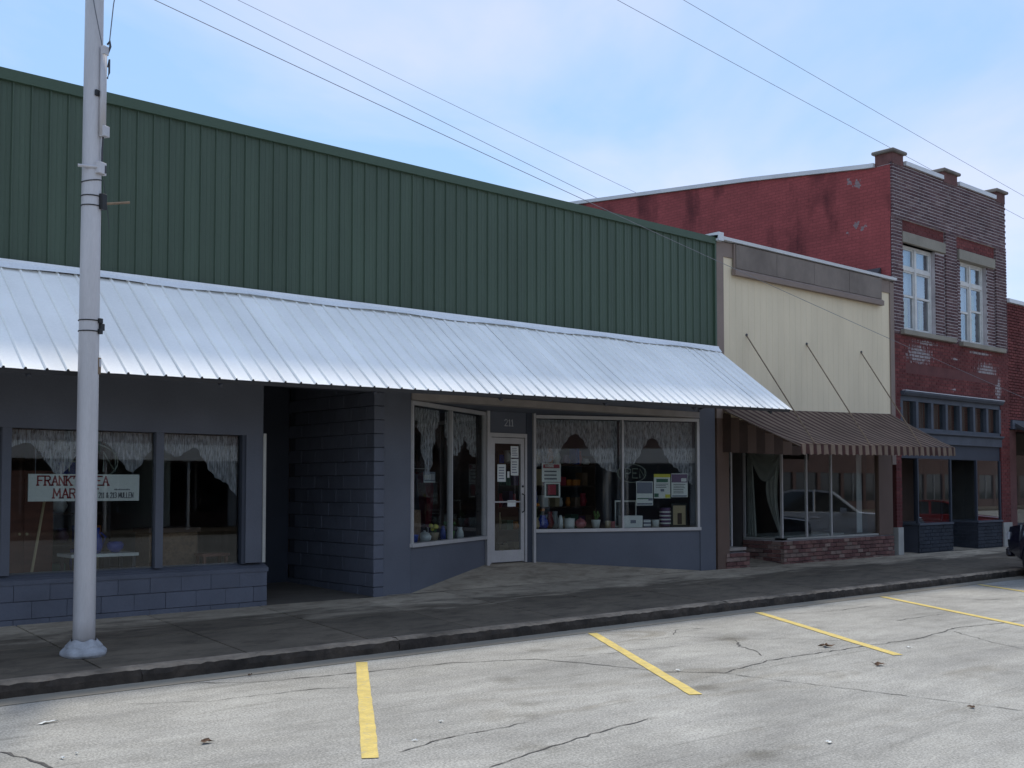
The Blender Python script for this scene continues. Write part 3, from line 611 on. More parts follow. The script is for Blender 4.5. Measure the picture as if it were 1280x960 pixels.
# right shopfront with the recessed door --------------------------
A0, A1 = (9.66, .02), (12.15, 1.27); D0, D1 = (13.25, 1.27), (16.32, .02)
SZ0, SZ1 = 1.05, 3.17
B(9.66, 16.32, .0, .24, 3.18, 3.29).build('lintel_strip', 'beige_trim', shop); B(9.66, 16.32, .02, .22, 3.29, 4.36).build('wall_header', 'blue_paint', shop)
B(9.5, 16.5, .24, 2.2, 3.19, 3.27).build('soffit', 'blue_paint', shop)
MB().slab(A0, A1, .12, .25, SZ0, .5).build('bulkhead', 'blue_paint', shop); MB().slab(D0, D1, .12, .5, SZ0+.08, .25, SZ0+.08).build('bulkhead', 'blue_paint', shop)
B(16.32, 16.775, .0, .25, .25, 4.36).build('column', 'blue_paint', shop); B(16.775, 16.80, .03, 6.0, 0, 4.36).build('side_wall', 'blue_paint', shop)
def wframe(p0, p1, z0, z1, splits, wbar=.05, m='aluminium', deep=.07, off=-.02):
    d = Vector((p1[0]-p0[0], p1[1]-p0[1])); Ln = d.length; d.normalize(); nrm = Vector((-d.y, d.x))
    def pt(s, o): q = Vector(p0)+d*s+nrm*o; return (q.x, q.y)
    MB().slab(pt(-.012, off-.03), pt(Ln+.012, off-.03), deep+.08, z0-.045, z0+.012).build('window_sill', m, shop)
    MB().slab(pt(0, off), pt(Ln, off), deep, z1-.06, z1).build('window_head', m, shop)
    edges = [0]+[Ln*s for s in splits]+[Ln]
    for k, e in enumerate(edges):
        ww = wbar if k in (0, len(edges)-1) else wbar*.62
        a = min(max(e-ww/2, 0), Ln-ww)
        MB().slab(pt(a, off-.004), pt(a+ww, off-.004), deep+.008, z0+.012, z1-.06).build('mullion', m, shop)
    for a, b in zip(edges[:-1], edges[1:]): MB().slab(pt(a+.02, .02), pt(b-.02, .02), .006, z0+.005, z1-.04).build('window_pane', 'glass', shop)
wframe(A0, A1, SZ0, SZ1, [.50]); wframe(D0, D1, SZ0+.08, SZ1, [.525])
# posts and door
B(12.13, 12.19, 1.2, 1.33, .5, 3.19).build('door_post', 'aluminium', shop); B(13.2, 13.255, 1.2, 1.33, .5, 3.19).build('door_post', 'aluminium', shop)
B(13.06, 13.2, 1.24, 1.34, .5, 3.19).build('side_panel', 'dark_blue', shop)
hp = B(12.19, 13.06, 1.25, 1.34, 2.82, 3.19).build('door_header_panel', 'blue_paint', shop)
mb = MB(); letters(mb, '211', 12.56, 1.249, 2.95, .11, .014); mb.build('house_number', 'number_pale', hp)
fr = MB().box(12.19, 12.235, 1.22, 1.32, .58, 2.82); fr.box(13.015, 13.06, 1.22, 1.32, .58, 2.82); fr.box(12.235, 13.015, 1.22, 1.32, 2.75, 2.82); fr.build('door_frame', 'aluminium', shop)
lf = MB().box(12.245, 12.325, 1.235, 1.28, .6, 2.74); lf.box(12.925, 13.005, 1.235, 1.28, .6, 2.74); lf.box(12.325, 12.925, 1.235, 1.28, 2.64, 2.74); lf.box(12.325, 12.925, 1.235, 1.28, .6, .80)
door = lf.build('shop_door', 'aluminium', shop)
B(12.325, 12.925, 1.255, 1.261, .8, 2.64).build('door_glass', 'glass', door); B(12.325, 12.925, 1.24, 1.275, 1.62, 1.645).build('push_bar', 'aluminium', door)
MB().tube([(12.96, 1.235, 1.45), (12.96, 1.18, 1.47), (12.96, 1.18, 1.75), (12.96, 1.235, 1.77)], .012, 6).build('door_handle', 'black', door); MB().lathe([(.02, 0), (.02, -.015)], 12.965, 1.236, 1.9, 10, 'y').build('lock', 'black', door)
# interior of the right shop
B(9.16, 16.77, 5.6, 5.7, .3, 3.3).build('interior_wall', 'interior_wood', shop); B(9.16, 16.77, 1.4, 5.7, .52, .575).build('interior_floor', 'interior_floor', shop)
B(9.16, 16.77, 2.2, 5.7, 3.19, 3.3).build('ceiling', 'interior_dark', shop)
for (q0, q1) in ((A0, A1), (D0, D1)):
    d = (Vector(q1)-Vector(q0)).normalized(); nv = Vector((-d.y, d.x)); a = Vector(q0)+nv*.12; b = Vector(q1)+nv*.12
    MB().slab(tuple(a), tuple(b), .55, SZ0-.08 if q0 is A0 else SZ0, SZ0-.03 if q0 is A0 else SZ0+.05).build('display_shelf', 'interior_floor', shop)

# ------------------------------------------------------------------ cream-fronted building
crm = thing('shop_building', (20, 0, 0), 'cream siding shop with brown trim and striped canvas awning beside the brick building', 'building')
CX0, CX1 = 16.82, 23.39
sid = B(CX0+.2, CX1-.16, .03, .25, 3.2, 6.5).build('siding_wall', 'cream_siding', crm)
mb = MB(); mb.box(0, .198, -.012, .01, 3.3, 6.36); me = mb.mesh('siding_board', 'cream_siding', bevel=.003)
x = CX0+.26
while x < CX1-.18-.1: 
    piece('siding_board', me, (x, .03, 0), sid); x += .2005
B(CX0, CX0+.245, -.01, .25, 3.2, 6.62).build('trim_board', 'brown_trim', crm); B(CX1-.17, CX1, -.012, .25, 2.4, 6.6).build('trim_board', 'brown_trim', crm)
B(CX0+.245, CX1-.17, -.005, .25, 6.34, 6.62).build('trim_board', 'brown_trim', crm)
band = B(17.36, 22.78, -.045, -.012, 6.06, 6.62).build('sign_band', 'brown_trim', crm)
MB().prism([(17.33, -.01, 6.0), (17.33, -.10, 6.0), (17.33, -.10, 6.10), (17.33, -.05, 6.14), (17.33, -.01, 6.14)], (5.48, 0, 0)).build('band_lip', 'brown_trim', band)
for k in range(4):
    x0 = 17.40+k*1.345
    B(x0, x0+1.335, -.06-random.uniform(0, .006), -.04, 6.145, 6.61).build('band_panel', 'brown_band', band)
MB().prism([(CX0-.03, .3, 6.64), (CX0-.03, -.09, 6.64), (CX0-.03, -.10, 6.70), (CX0-.03, .3, 6.74)], (CX1-CX0+.03, 0, 0)).build('coping', 'white_coping', crm)
B(CX0-.03, CX0+.12, -.12, .3, 6.60, 6.76).build('coping_end', 'white_coping', crm)
B(CX0, CX1, .3, 16, 5.0, 6.0).build('roof', 'roofing', crm); B(CX0, CX0+.12, .25, 16, .3, 6.3).build('side_wall', 'interior_dark', crm); B(CX0, CX1, 7, 7.2, .3, 5).build('rear_wall', 'interior_dark', crm)
MB().prism([(23.0, .3, 6.6), (23.38, .3, 7.0), (23.38, .3, 6.6)], (0, 6, 0)).build('roof_flashing', 'dark_steel', crm)
# striped canvas awning
AX0, AX1, AYF = 17.0, 22.72, -1.75
def cz(x): return 3.40+(x-17)*.028
def cf(x): return 2.66+(x-17)*.012
mb = MB(); mb.grid(lambda u, v: (lerp(AX0, AX1+ (1-v)*.55, u), lerp(.02, AYF, v), lerp(cz(lerp(AX0, AX1, u)), cf(lerp(AX0, AX1, u)), v)-.05*math.sin(v*math.pi)+.012*math.sin(u*math.pi*5)*v), 60, 8)
can = mb.build('canvas_awning', 'canvas', crm, smooth=True)
def vf(u, v):
    x_ = lerp(AX0, AX1, u); sc = abs(math.sin(u*math.pi*28))*.022
    return (x_, AYF-.012*math.sin(u*math.pi*56)*v-.01*v, cf(x_)-v*(.17+sc))
mb = MB(); mb.grid(vf, 224, 3); mb.build('valance', 'canvas', can, smooth=True)
# side gore of the awning: broad vertical stripes hanging from the edge
for k in range(9):
    y0, y1 = lerp(0, AYF, k/9), lerp(0, AYF, (k+1)/9); za, zb = lerp(cz(AX0), cf(AX0), k/9)-.03, lerp(cz(AX0), cf(AX0), (k+1)/9)-.03
    zl = lerp(2.55, 2.46, k/8)
    MB().add([(AX0+.012, y0, min(zl, zb-.05)), (AX0+.012, y1, min(zl, zb-.05)), (AX0+.012, y1, zb-.015), (AX0+.012, y0, za-.075)], [(0, 1, 2, 3)]).build('gore_strip', 'brown_paint' if k % 2 else 'dark_wood', can)
mb = MB(); mb.tube([(AX0+.01, .0, cz(AX0)-.03), (AX0+.01, AYF+.02, cf(AX0)-.03), (AX1-.01, AYF+.02, cf(AX1)-.03), (AX1+.48, 0, cz(AX1)-.03)], .012, 6); mb.build('awning_frame', 'brown_trim', can)
for (xa, xb) in ((17.81, 17.45), (19.88, 19.34), (22.0, 21.3)):
    mb = MB(); mb.tube([(xa, .02, 4.88), (xb, AYF+.01, cf(xb)+.02)], .012, 6); mb.build('stay_rod', 'rust', can); MB().lathe([(.03, 0), (.03, -.02)], xa, .022, 4.88, 8, 'y').build('rod_eye', 'dark_steel', can)
# ground floor of the cream shop
def brick_pieces(parent, x0, x1, y0, y1, z0, z1, bl=.2, bh=.072, joint=.012):
    """a low brick wall of separate bricks: front face and both returns"""
    nr = int((z1-z0)/(bh+joint)); ms = {}
    def me_(lx, ly):
        k = (round(lx, 3), round(ly, 3))
        if k not in ms:
            ms[k] = [MB().box(-lx/2, lx/2, -ly/2, ly/2, -bh/2, bh/2).mesh('brick', 'brick_piece%d' % q, bevel=.004) for q in range(3)]
        return random.choice(ms[k])
    for r_ in range(nr):
        z = z0+r_*(bh+joint)+bh/2; x = x0-(.5*(bl+joint) if r_ % 2 else 0)
        while x < x1-.03:
            a, b = max(x, x0), min(x+bl, x1)
            if b-a > .04: piece('brick', me_(b-a, .09), ((a+b)/2, y0+.045+random.uniform(-.006, .006), z), parent)
            x += bl+joint
        y = y0+.1-(0 if r_ % 2 else .5*(bl+joint))
        while y < y1-.03:
            a, b = max(y, y0+.1), min(y+bl, y1)
            if b-a > .04: piece('brick', me_(.09, b-a), (x0+.045+random.uniform(-.006, .006), (a+b)/2, z), parent)
            y += bl+joint
for q, c in enumerate([(.17, .085, .072), (.125, .055, .05), (.22, .15, .125)]): mat('brick_piece%d' % q, c, .9, .3, 5, .5, 60, rnd=.2, fine=.15, fscale=30)
bh_ = B(18.99, 23.2, .05, .5, .2, .80).build('brick_bulkhead', 'mortar', crm); brick_pieces(bh_, 18.95, 23.24, -.02, 1.0, .29, .81)
B(19.0, 19.1, .5, 1.0, .25, .8).build('bulkhead_return', 'mortar', crm)
ped = B(17.12, 17.78, .05, .5, .2, .62).build('brick_pedestal', 'mortar', crm); brick_pieces(ped, 17.08, 17.82, -.02, .55, .29, .66)
B(17.2, 17.72, .0, .5, .66, .72).build('pedestal_cap', 'beige_trim', crm)
MB().slab((18.97, .02), (22.66, .02), .2, .81, .85).build('window_sill', 'pale_jamb', crm)
B(18.97, 19.12, .02, 1.0, .81, .849).build('window_sill', 'pale_jamb', crm)
def cmul(x, y, w_=.04, z0=.85, z1=2.75): B(x-w_/2, x+w_/2, y, y+.05, z0, z1).build('mullion', 'aluminium', crm)
for x_ in (18.99, 19.86, 20.78): cmul(x_, .03)
for a, b in ((19.01, 19.84), (19.88, 20.76), (20.80, 22.66)): B(a, b, .05, .056, .85, 2.75).build('window_pane', 'street_glass', crm)
cmul(18.99, .95, .04); B(18.985, 18.991, .08, .95, .85, 2.75).build('window_pane', 'street_glass', crm)
cmul(17.74, .35, .035, .72, 2.75)
MB().slab((17.22, .08), (17.74, .36), .006, .72, 2.6).build('window_pane', 'street_glass', crm)
B(16.84, 17.2, .0, .3, .3, 3.3).build('brown_post', 'brown_paint', crm)
B(22.64, 23.23, .0, .3, .81, 2.75).build('brown_pilaster', 'brown_paint', crm)
B(16.84, 23.23, .06, .3, 2.75, 3.3).build('wall_header', 'brown_paint', crm)
B(17.0, 19.0, .3, 2.0, 2.76, 2.85).build('soffit', 'brown_paint', crm)
dd = B(17.85, 18.9, 1.3, 1.36, .48, 2.6).build('shop_door', 'dark_wood', crm); B(18.0, 18.75, 1.285, 1.3, .9, 2.4).build('door_glass', 'car_glass', dd)
B(17.2, 17.85, 1.3, 1.4, .4, 2.76).build('entry_wall', 'brown_paint', crm)
B(16.95, 23.3, 4.6, 4.7, .3, 3.2).build('interior_wall', 'interior_dark', crm); B(19.0, 23.3, .3, 4.7, .5, .56).build('interior_floor', 'interior_floor', crm); B(18.9, 23.3, .3, 4.7, 2.9, 3.0).build('ceiling', 'interior_dark', crm)
B(23.2, 23.3, .3, 4.7, .3, 3.0).build('interior_wall', 'interior_dark', crm); B(18.99, 19.03, 1.05, 4.6, .3, 2.9).build('interior_wall', 'interior_dark', crm)

# ------------------------------------------------------------------ two-storey brick building
brk = thing('brick_building', (26, 0, 0), 'two storey dark red brick building with paired white windows and blue-grey shopfront', 'building')
BX0, BX1 = 23.41, 29.22
holes1 = [(23.92, 25.48, 5.56, 7.63), (26.74, 28.18, 5.5, 7.63)]
# masonry behind the brick skin
core = MB()
core.box(BX0+.03, 23.92, .06, .4, 4.1, 9.45); core.box(25.48, 26.74, .06, .4, 4.1, 9.45); core.box(28.18, BX1-.03, .06, .4, 4.1, 9.45)
for (a, b, c, d) in holes1: core.box(a, b, .06, .4, 4.1, c); core.box(a, b, .06, .4, d, 9.45)
core.build('wall_core', 'mortar', brk)
up = MB(); bricks(up, BX0, BX1, 8.18, 9.46, .0, .045); bricks(up, BX0, 23.86, 5.45, 8.17, 0, .045); bricks(up, 25.93, 26.5, 5.45, 8.17, 0, .045); bricks(up, 28.62, BX1, 5.45, 8.17, 0, .045)
bricks(up, 23.87, 25.92, 5.56, 7.88, .045, .02, holes=[(23.92, 25.48, 5.5, 7.64), (23.8, 25.9, 7.62, 7.9)])
bricks(up, 26.51, 28.61, 5.5, 7.88, .045, .02, holes=[(26.74, 28.18, 5.4, 7.64), (26.6, 28.55, 7.6, 7.9)])
stuff(up.build('upper_brickwork', 'brick_dark', brk, attr=True))
B(BX0+.02, BX1-.02, .009, .07, 8.172, 9.46).build('mortar_bed', 'mortar', brk)
for a, b in ((BX0+.01, 23.85), (25.94, 26.49), (28.63, BX1-.01)): B(a, b, .012, .065, 5.45, 8.165).build('mortar_bed', 'mortar', brk)
B(23.87, 23.915, .053, .07, 5.56, 7.62).build('mortar_bed', 'mortar', brk); B(25.485, 25.925, .053, .07, 5.56, 7.62).build('mortar_bed', 'mortar', brk); B(26.51, 26.735, .053, .07, 5.52, 7.6).build('mortar_bed', 'mortar', brk); B(28.185, 28.625, .053, .07, 5.52, 7.6).build('mortar_bed', 'mortar', brk)
B(23.87, 25.925, .056, .075, 7.886, 8.168).build('mortar_bed', 'mortar_red', brk); B(26.51, 28.625, .056, .075, 7.858, 8.168).build('mortar_bed', 'mortar_red', brk)
rdb = MB(); bricks(rdb, 23.87, 25.92, 7.89, 8.17, .05, .02); bricks(rdb, 26.51, 28.61, 7.89, 8.17, .05, .02)
bricks(rdb, BX0, BX1, 4.12, 4.55, .0, .04); bricks(rdb, BX0, BX1, 4.80, 5.44, .0, .04); bricks(rdb, BX0, 23.9, 4.56, 4.80, .0, .04); bricks(rdb, 28.6, BX1, 4.56, 4.80, .0, .04); bricks(rdb, 23.9, 28.6, 4.56, 4.80, .035, .02)
bricks(rdb, BX0, 23.66, .95, 4.11, 0, .04); bricks(rdb, 28.72, BX1, .95, 4.11, 0, .04)
stuff(rdb.build('red_brickwork', 'brick_red', brk, attr=True))
B(BX0+.005, BX1-.005, .008, .06, 4.11, 5.44).build('mortar_bed', 'mortar_red', brk)
B(BX0+.005, 23.655, .008, .3, .3, 4.11).build('corner_pier', 'mortar_red', brk); B(28.725, BX1-.005, .008, .3, .3, 4.11).build('corner_pier', 'mortar_red', brk)
B(BX0-.002, 23.64, -.03, .28, .28, .96).build('pier_base', 'pale_jamb', brk); B(28.74, BX1, -.03, .28, .28, .96).build('pier_base', 'pale_jamb', brk)
# side wall whose coping climbs towards the rear
MB().prism([(BX0+.01, .05, 3), (BX0+.01, .05, 9.40), (BX0+.01, .6, 9.40), (BX0+.01, 4, 9.80), (BX0+.01, 10.3, 10.42), (BX0+.01, 16, 10.9), (BX0+.01, 16, 3)], (.3, 0, 0)).build('side_wall', 'red_side_wall', brk)
cp = [(.45, 9.40), (.6, 9.41), (4, 9.81), (10.3, 10.43), (16, 10.91)]
for (ya, za), (yb, zb) in zip(cp[:-1], cp[1:]):
    MB().add([(BX0-.05, ya, za), (BX0+.36, ya, za), (BX0+.36, yb, zb), (BX0-.05, yb, zb), (BX0-.05, ya, za+.10), (BX0+.36, ya, za+.10), (BX0+.36, yb, zb+.10), (BX0-.05, yb, zb+.10)],
      [(0, 3, 2, 1), (4, 5, 6, 7), (0, 1, 5, 4), (1, 2, 6, 5), (2, 3, 7, 6), (3, 0, 4, 7)]).build('side_coping', 'white_coping', brk)
B(BX1-.3, BX1-.01, .4, 16, 0, 9.3).build('far_side_wall', 'red_side_wall', brk); B(BX0+.3, BX1-.3, .4, 16, 8.4, 8.6).build('roof', 'roofing', brk); B(BX0+.3, BX1-.3, 15.7, 16, 0, 9).build('rear_wall', 'red_side_wall', brk)
for a, b in ((23.98, 25.80), (26.62, 28.62)): B(a, b, -.05, .40, 9.46, 9.56).build('coping', 'white_coping', brk)
for a, b in ((23.36, 23.98), (25.80, 26.62), (28.62, 29.26)):
    c_ = B(a+.07, b-.07, -.01, .44, 9.42, 9.68).build('parapet_pier', 'brick_piece1', brk)
    MB().prism([(a-.01, -.08, 9.68), (b+.01, -.08, 9.68), (b+.01, .50, 9.68), (a-.01, .50, 9.68)], (0, 0, .08)).build('pier_cap', 'concrete_cap', c_, bevel=.02)
B(23.84, 25.9, -.015, .3, 7.63, 7.885).build('lintel', 'lintel_stone', brk, bevel=.008); B(26.6, 28.56, -.015, .3, 7.60, 7.855).build('lintel', 'lintel_stone', brk, bevel=.008)
B(23.70, 26.22, -.10, .3, 5.44, 5.555).build('sill', 'lintel_stone', brk, bevel=.01); B(26.56, 28.92, -.10, .3, 5.40, 5.515).build('sill', 'lintel_stone', brk, bevel=.01)
def upper_window(x0, x1, z0, z1, rail, open_right):
    wn = MB(); t = .055; y0, y1 = .16, .24
    wn.box(x0, x0+t, y0, y1, z0, z1); wn.box(x1-t, x1, y0, y1, z0, z1); wn.box(x0+t, x1-t, y0, y1, z1-t, z1); wn.box(x0+t, x1-t, y0, y1, z0, z0+.06)
    xm = (x0+x1)/2; wn.box(xm-.045, xm+.045, y0-.01, y1, z0+.06, z1-t); ztr = z1-.55; wn.box(x0+t, xm-.045, y0-.005, y1, ztr-.045, ztr+.045); wn.box(xm+.045, x1-t, y0-.005, y1, ztr-.045, ztr+.045)
    win = wn.build('window', 'window_white', brk)
    for (a, b, side) in ((x0+t, xm-.045, 0), (xm+.045, x1-t, 1)):
        f = MB(); f.box(a, a+.035, .185, .225, ztr+.045, z1-t); f.box(b-.035, b, .185, .225, ztr+.045, z1-t); f.box(a+.035, b-.035, .185, .225, z1-t-.035, z1-t); f.box(a+.035, b-.035, .185, .225, ztr+.045, ztr+.08); f.build('transom_sash', 'window_white', win)
        B(a+.035, b-.035, .203, .207, ztr+.08, z1-t-.035).build('pane', 'upper_glass', win)
        rl = rail[side]
        for (q0, q1, yy) in ((rl, ztr-.045, .18), (z0+.06, rl+.04, .20)):
            f = MB(); f.box(a, a+.035, yy, yy+.03, q0, q1); f.box(b-.035, b, yy, yy+.03, q0, q1); f.box(a+.035, b-.035, yy, yy+.03, q1-.04, q1); f.box(a+.035, b-.035, yy, yy+.03, q0, q0+.05); f.build('sash', 'window_white', win)
            B(a+.035, b-.035, yy+.013, yy+.017, q0+.05, q1-.05).build('pane', 'upper_glass', win)
    # curtains behind the glass; blinds put the sky's reflection in as pale colour
    for side, (a, b) in enumerate(((x0+t, xm), (xm, x1-t))):
        if not (open_right and side): B(a, b, .30, .31, rail[side]-.02, z1-.02).build('pale_backing', 'pale_backing', win)
        else: B(a, b, .30, .31, ztr, z1-.02).build('pale_backing', 'pale_backing', win); 
        for (u0, u1, m_) in ((.0, .22, 'pale_backing'), (.62, .92, 'yellow_curtain')):
            if open_right and side == 0: u0, u1, m_ = (0, 1, 'grey_drape') if u0 == 0 else (.98, 1, 'grey_drape')
            mb = MB(); mb.grid(lambda u, v: (lerp(a, b, lerp(u0, u1, u)), .33+.012*math.sin(u*14), lerp(z0+.02, rail[side]+ (.5 if open_right and side else 0), v)), 14, 1); mb.build('curtain', m_, win)
    B(x0-.1, x1+.1, 1.6, 1.7, z0-.3, z1+.2).build('room_back', 'interior_dark', win)
upper_window(23.93, 25.47, 5.565, 7.62, (6.40, 6.40), False); upper_window(26.75, 28.17, 5.52, 7.60, (6.30, 6.38), True)
B(BX0+.3, BX1-.3, .4, 6, 5.0, 5.15).build('upper_floor', 'interior_dark', brk)
# cornice, transom row and beam
MB().prism([(23.66, .05, 4.02), (23.66, -.06, 4.02), (23.66, -.11, 4.08), (23.66, -.11, 4.12), (23.66, .05, 4.12)], (5.06, 0, 0)).build('cornice', 'blue_wood', brk)
B(23.66, 28.72, -.125, -.03, 4.121, 4.135).build('cornice_flashing', 'white_coping', brk)
tr = MB().box(23.66, 28.72, .02, .14, 3.90, 4.02); tr.box(23.66, 28.72, .02, .14, 3.20, 3.28); tr.build('transom_frame', 'blue_wood', brk)
xs = [23.69+(28.68-23.69)*k/7 for k in range(8)]
for x_ in xs: B(x_-.055, x_+.055, .0, .15, 3.28, 3.90).build('transom_mullion', 'blue_wood', brk)
for k in range(7):
    a, b = xs[k]+.055, xs[k+1]-.055
    B(a, b, .08, .086, 3.28, 3.90).build('transom_pane', 'glass', brk)
    mb = MB(); mb.grid(lambda u, v: (lerp(a, b, u), .22+.02*math.sin(u*22+k), lerp(3.2, 4.0, v)), 20, 1); mb.build('transom_curtain', 'brown_curtain', brk)
MB().prism([(23.66, .1, 2.92), (23.66, -.02, 2.92), (23.66, -.02, 3.12), (23.66, -.09, 3.16), (23.66, -.09, 3.20), (23.66, .1, 3.20)], (5.06, 0, 0)).build('beam', 'blue_wood', brk)
B(23.66, 28.72, .14, .3, 3.2, 3.28).build('ledge', 'dark_wood', brk)
# shopfront: stair door, two show windows, recessed door
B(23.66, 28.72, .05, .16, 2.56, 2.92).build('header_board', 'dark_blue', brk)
B(23.66, 24.38, .9, .95, .35, 2.92).build('stair_door', 'black', brk)
def showcase(x0, x1, ret):
    b0 = B(x0+.01, x1-.01, .03, .9, .25, .97).build('bulkhead', 'mortar_blue', brk)
    mb = MB(); bricks(mb, x0, x1, .27, .98, .0, .03, bl=.2, bh=.075, joint=.013); bricks(mb, .01, .95, .27, .98, x0 if ret < 0 else x1, .03, bl=.2, bh=.075, joint=.013, along='y', sign=ret)
    stuff(mb.build('bulkhead_bricks', 'brick_blue', brk, attr=True))
    B(x0-.01, x1+.01, -.02, .95, .98, 1.03).build('window_sill', 'blue_wood', brk)
    B(x0, x0+.05, .02, .08, 1.03, 2.56).build('mullion', 'dark_blue', brk); B(x1-.05, x1, .02, .08, 1.03, 2.56).build('mullion', 'dark_blue', brk)
    B(x0+.05, x1-.05, .045, .051, 1.03, 2.56).build('window_pane', 'street_glass', brk)
    xr = x0+.02 if ret < 0 else x1-.026
    B(xr, xr+.006, .08, .95, 1.03, 2.56).build('window_pane', 'street_glass', brk); B(xr-.02, xr+.03, .95, 1.0, 1.03, 2.56).build('mullion', 'dark_blue', brk)
showcase(24.40, 26.05, 1); showcase(27.35, 28.70, -1)
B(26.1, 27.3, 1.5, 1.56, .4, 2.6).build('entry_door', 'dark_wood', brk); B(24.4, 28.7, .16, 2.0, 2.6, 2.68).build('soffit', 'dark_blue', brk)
B(28.64, 28.69, .1, 1.6, .9, 2.6).build('interior_wall', 'interior_dark', brk); B(24.4, 26.1, 1.6, 1.65, .3, 2.6).build('interior_wall', 'interior_dark', brk); B(27.3, 28.7, 1.6, 1.65, .3, 2.6).build('interior_wall', 'interior_dark', brk)

# ------------------------------------------------------------------ lower brick shop at the right edge
rt = thing('brick_shop', (33, 0, 0), 'low red brick shop with pale coping cut off by the right edge of the photo', 'building')
B(29.24, 40, .05, .3, 3.4, 6.8).build('wall_core', 'mortar_red', rt)
mb = MB(); bricks(mb, 29.24, 33.5, 3.45, 6.8, .01, .03); stuff(mb.build('front_brickwork', 'brick_red', rt, attr=True))
B(33.5, 40, .02, .06, 3.4, 6.8).build('front_wall', 'brick_piece1', rt)
MB().prism([(29.24, .4, 6.8), (29.24, -.06, 6.8), (29.24, -.06, 6.9), (29.24, .4, 6.98)], (10.8, 0, 0)).build('coping', 'white_coping', rt)
B(29.3, 40, .4, 14, 6.0, 6.3).build('roof', 'roofing', rt); B(39.8, 40, .3, 14, 0, 6.5).build('side_wall', 'brick_piece1', rt)
B(29.3, 40, -.05, .05, 3.42, 3.66).build('awning_rail', 'blue_wood', rt)
MB().prism([(29.45, -.02, 3.6), (29.45, -.02, 3.5), (29.45, -1.2, 2.85), (29.45, -1.2, 2.92)], (10, 0, 0)).build('awning', 'dark_steel', rt)
B(29.24, 29.7, .05, .3, .3, 3.42).build('pier', 'brick_piece1', rt); B(29.7, 39.8, .9, 1.0, .3, 3.4).build('shopfront', 'dark_wood', rt); B(29.7, 39.8, .3, .36, .3, .9).build('bulkhead', 'dark_blue', rt); B(29.7, 39.8, .32, .326, .9, 3.4).build('window_pane', 'glass', rt)

# ------------------------------------------------------------------ utility pole and wires
PX, PY = 4.20, -1.87
pz = zsw(PY)
pole = thing('utility_pole', (PX, PY, pz), 'tall grey steel utility pole with clamps and conduit on the kerb side of the sidewalk', 'pole')
def pr_(z): return lerp(.109, .083, (z-pz)/9.8)
def pxc(z): return PX-.006*(z-pz)*.0
zs = [pz+k*.35 for k in range(29)]
MB().tube([(pxc(z), PY, z) for z in zs], [pr_(z) for z in zs], 24).build('shaft', 'galvanised', pole, smooth=True)
def collar(u, v):
    prof_ = [(.205, 0), (.222, .022), (.218, .05), (.196, .072), (.176, .088), (.172, .105), (.158, .122), (.132, .15), (.121, .165)]
    t_ = v*(len(prof_)-1); i_ = min(int(t_), len(prof_)-2); r0 = lerp(prof_[i_][0], prof_[i_+1][0], t_-i_); h = lerp(prof_[i_][1], prof_[i_+1][1], t_-i_); a_ = u*2*math.pi
    k_ = 1+(.04*math.sin(3*a_+1)+.025*math.sin(7*a_+5*v)+.010*math.sin(11*a_+2+3*v))*min(1, (1-v)*2.2)*min(1, v*6+.4)
    return (PX+r0*k_*math.cos(a_), PY+r0*k_*math.sin(a_), pz-.012+h*(1+.06*math.sin(5*a_+2)))
MB().grid(collar, 72, 24).build('base_collar', 'pole_mastic', pole, smooth=True)
FD = Vector((.50, -.87, 0)).normalized()        # side of the pole that carries the fittings
def on(z, a=0, out_=0.0):
    d = Matrix.Rotation(a, 3, 'Z') @ FD; q = Vector((PX, PY, z))+d*(pr_(z)+out_); return q
# conduit high up on the pole
MB().tube([on(5.50, 0, .030), on(6.42, 0, .033)], .034, 10).build('conduit', 'galvanised', pole, smooth=True)
def block_at(c, sx, sy, sz, name, m, parent=pole, ang=math.atan2(FD.y, FD.x)):
    mb = MB(); M = Matrix.Rotation(ang, 3, 'Z'); vs_ = []
    for dz in (-1, 1):
        for (i, j) in ((-1, -1), (1, -1), (1, 1), (-1, 1)): vs_.append(Vector(c)+M @ Vector((i*sx/2, j*sy/2, dz*sz/2)))
    mb.add(vs_, [(0, 3, 2, 1), (4, 5, 6, 7), (0, 1, 5, 4), (1, 2, 6, 5), (2, 3, 7, 6), (3, 0, 4, 7)]); return mb.build(name, m, parent, bevel=.004)
block_at(on(5.54, .1, .045), .07, .08, .11, 'conduit_foot', 'galvanised'); MB().tube([on(6.22, .25, .06), on(6.30, .25, .075), on(6.16, .25, .075), on(6.10, .25, .055)], .010, 6).build('conduit_clip', 'dark_steel', pole); block_at(on(6.38, 0, .045), .05, .07, .09, 'conduit_head', 'galvanised')
MB().tube([on(6.36, .2, .06), on(6.44, .3, .08), on(6.50, .35, .07), on(6.46, .3, .05)], .012, 6).build('eye_hook', 'dark_steel', pole)
block_at(on(5.93, -.45, .006), .03, .055, .06, 'terminal', 'black')
MB().tube([on(5.5, .1, .03), on(5.35, .1, .02), on(5.22, .1, .02)], .010, 5).build('ground_wire', 'dark_steel', pole)
zb_ = 5.16
block_at(on(zb_, -.1, .015), .06, .08, .12, 'clamp', 'galvanised'); block_at(on(zb_+.01, .75, .02), .045, .035, .13, 'clamp_plate', 'galvanised'); block_at(on(zb_, .35, .02), .05, .05, .08, 'clamp_nut', 'dark_steel')
MB().tube([on(zb_, -.2, .03), on(zb_, -.2, .03)+Vector((-.20, .07, 0))], .016, 8).build('cross_bolt', 'galvanised', pole)
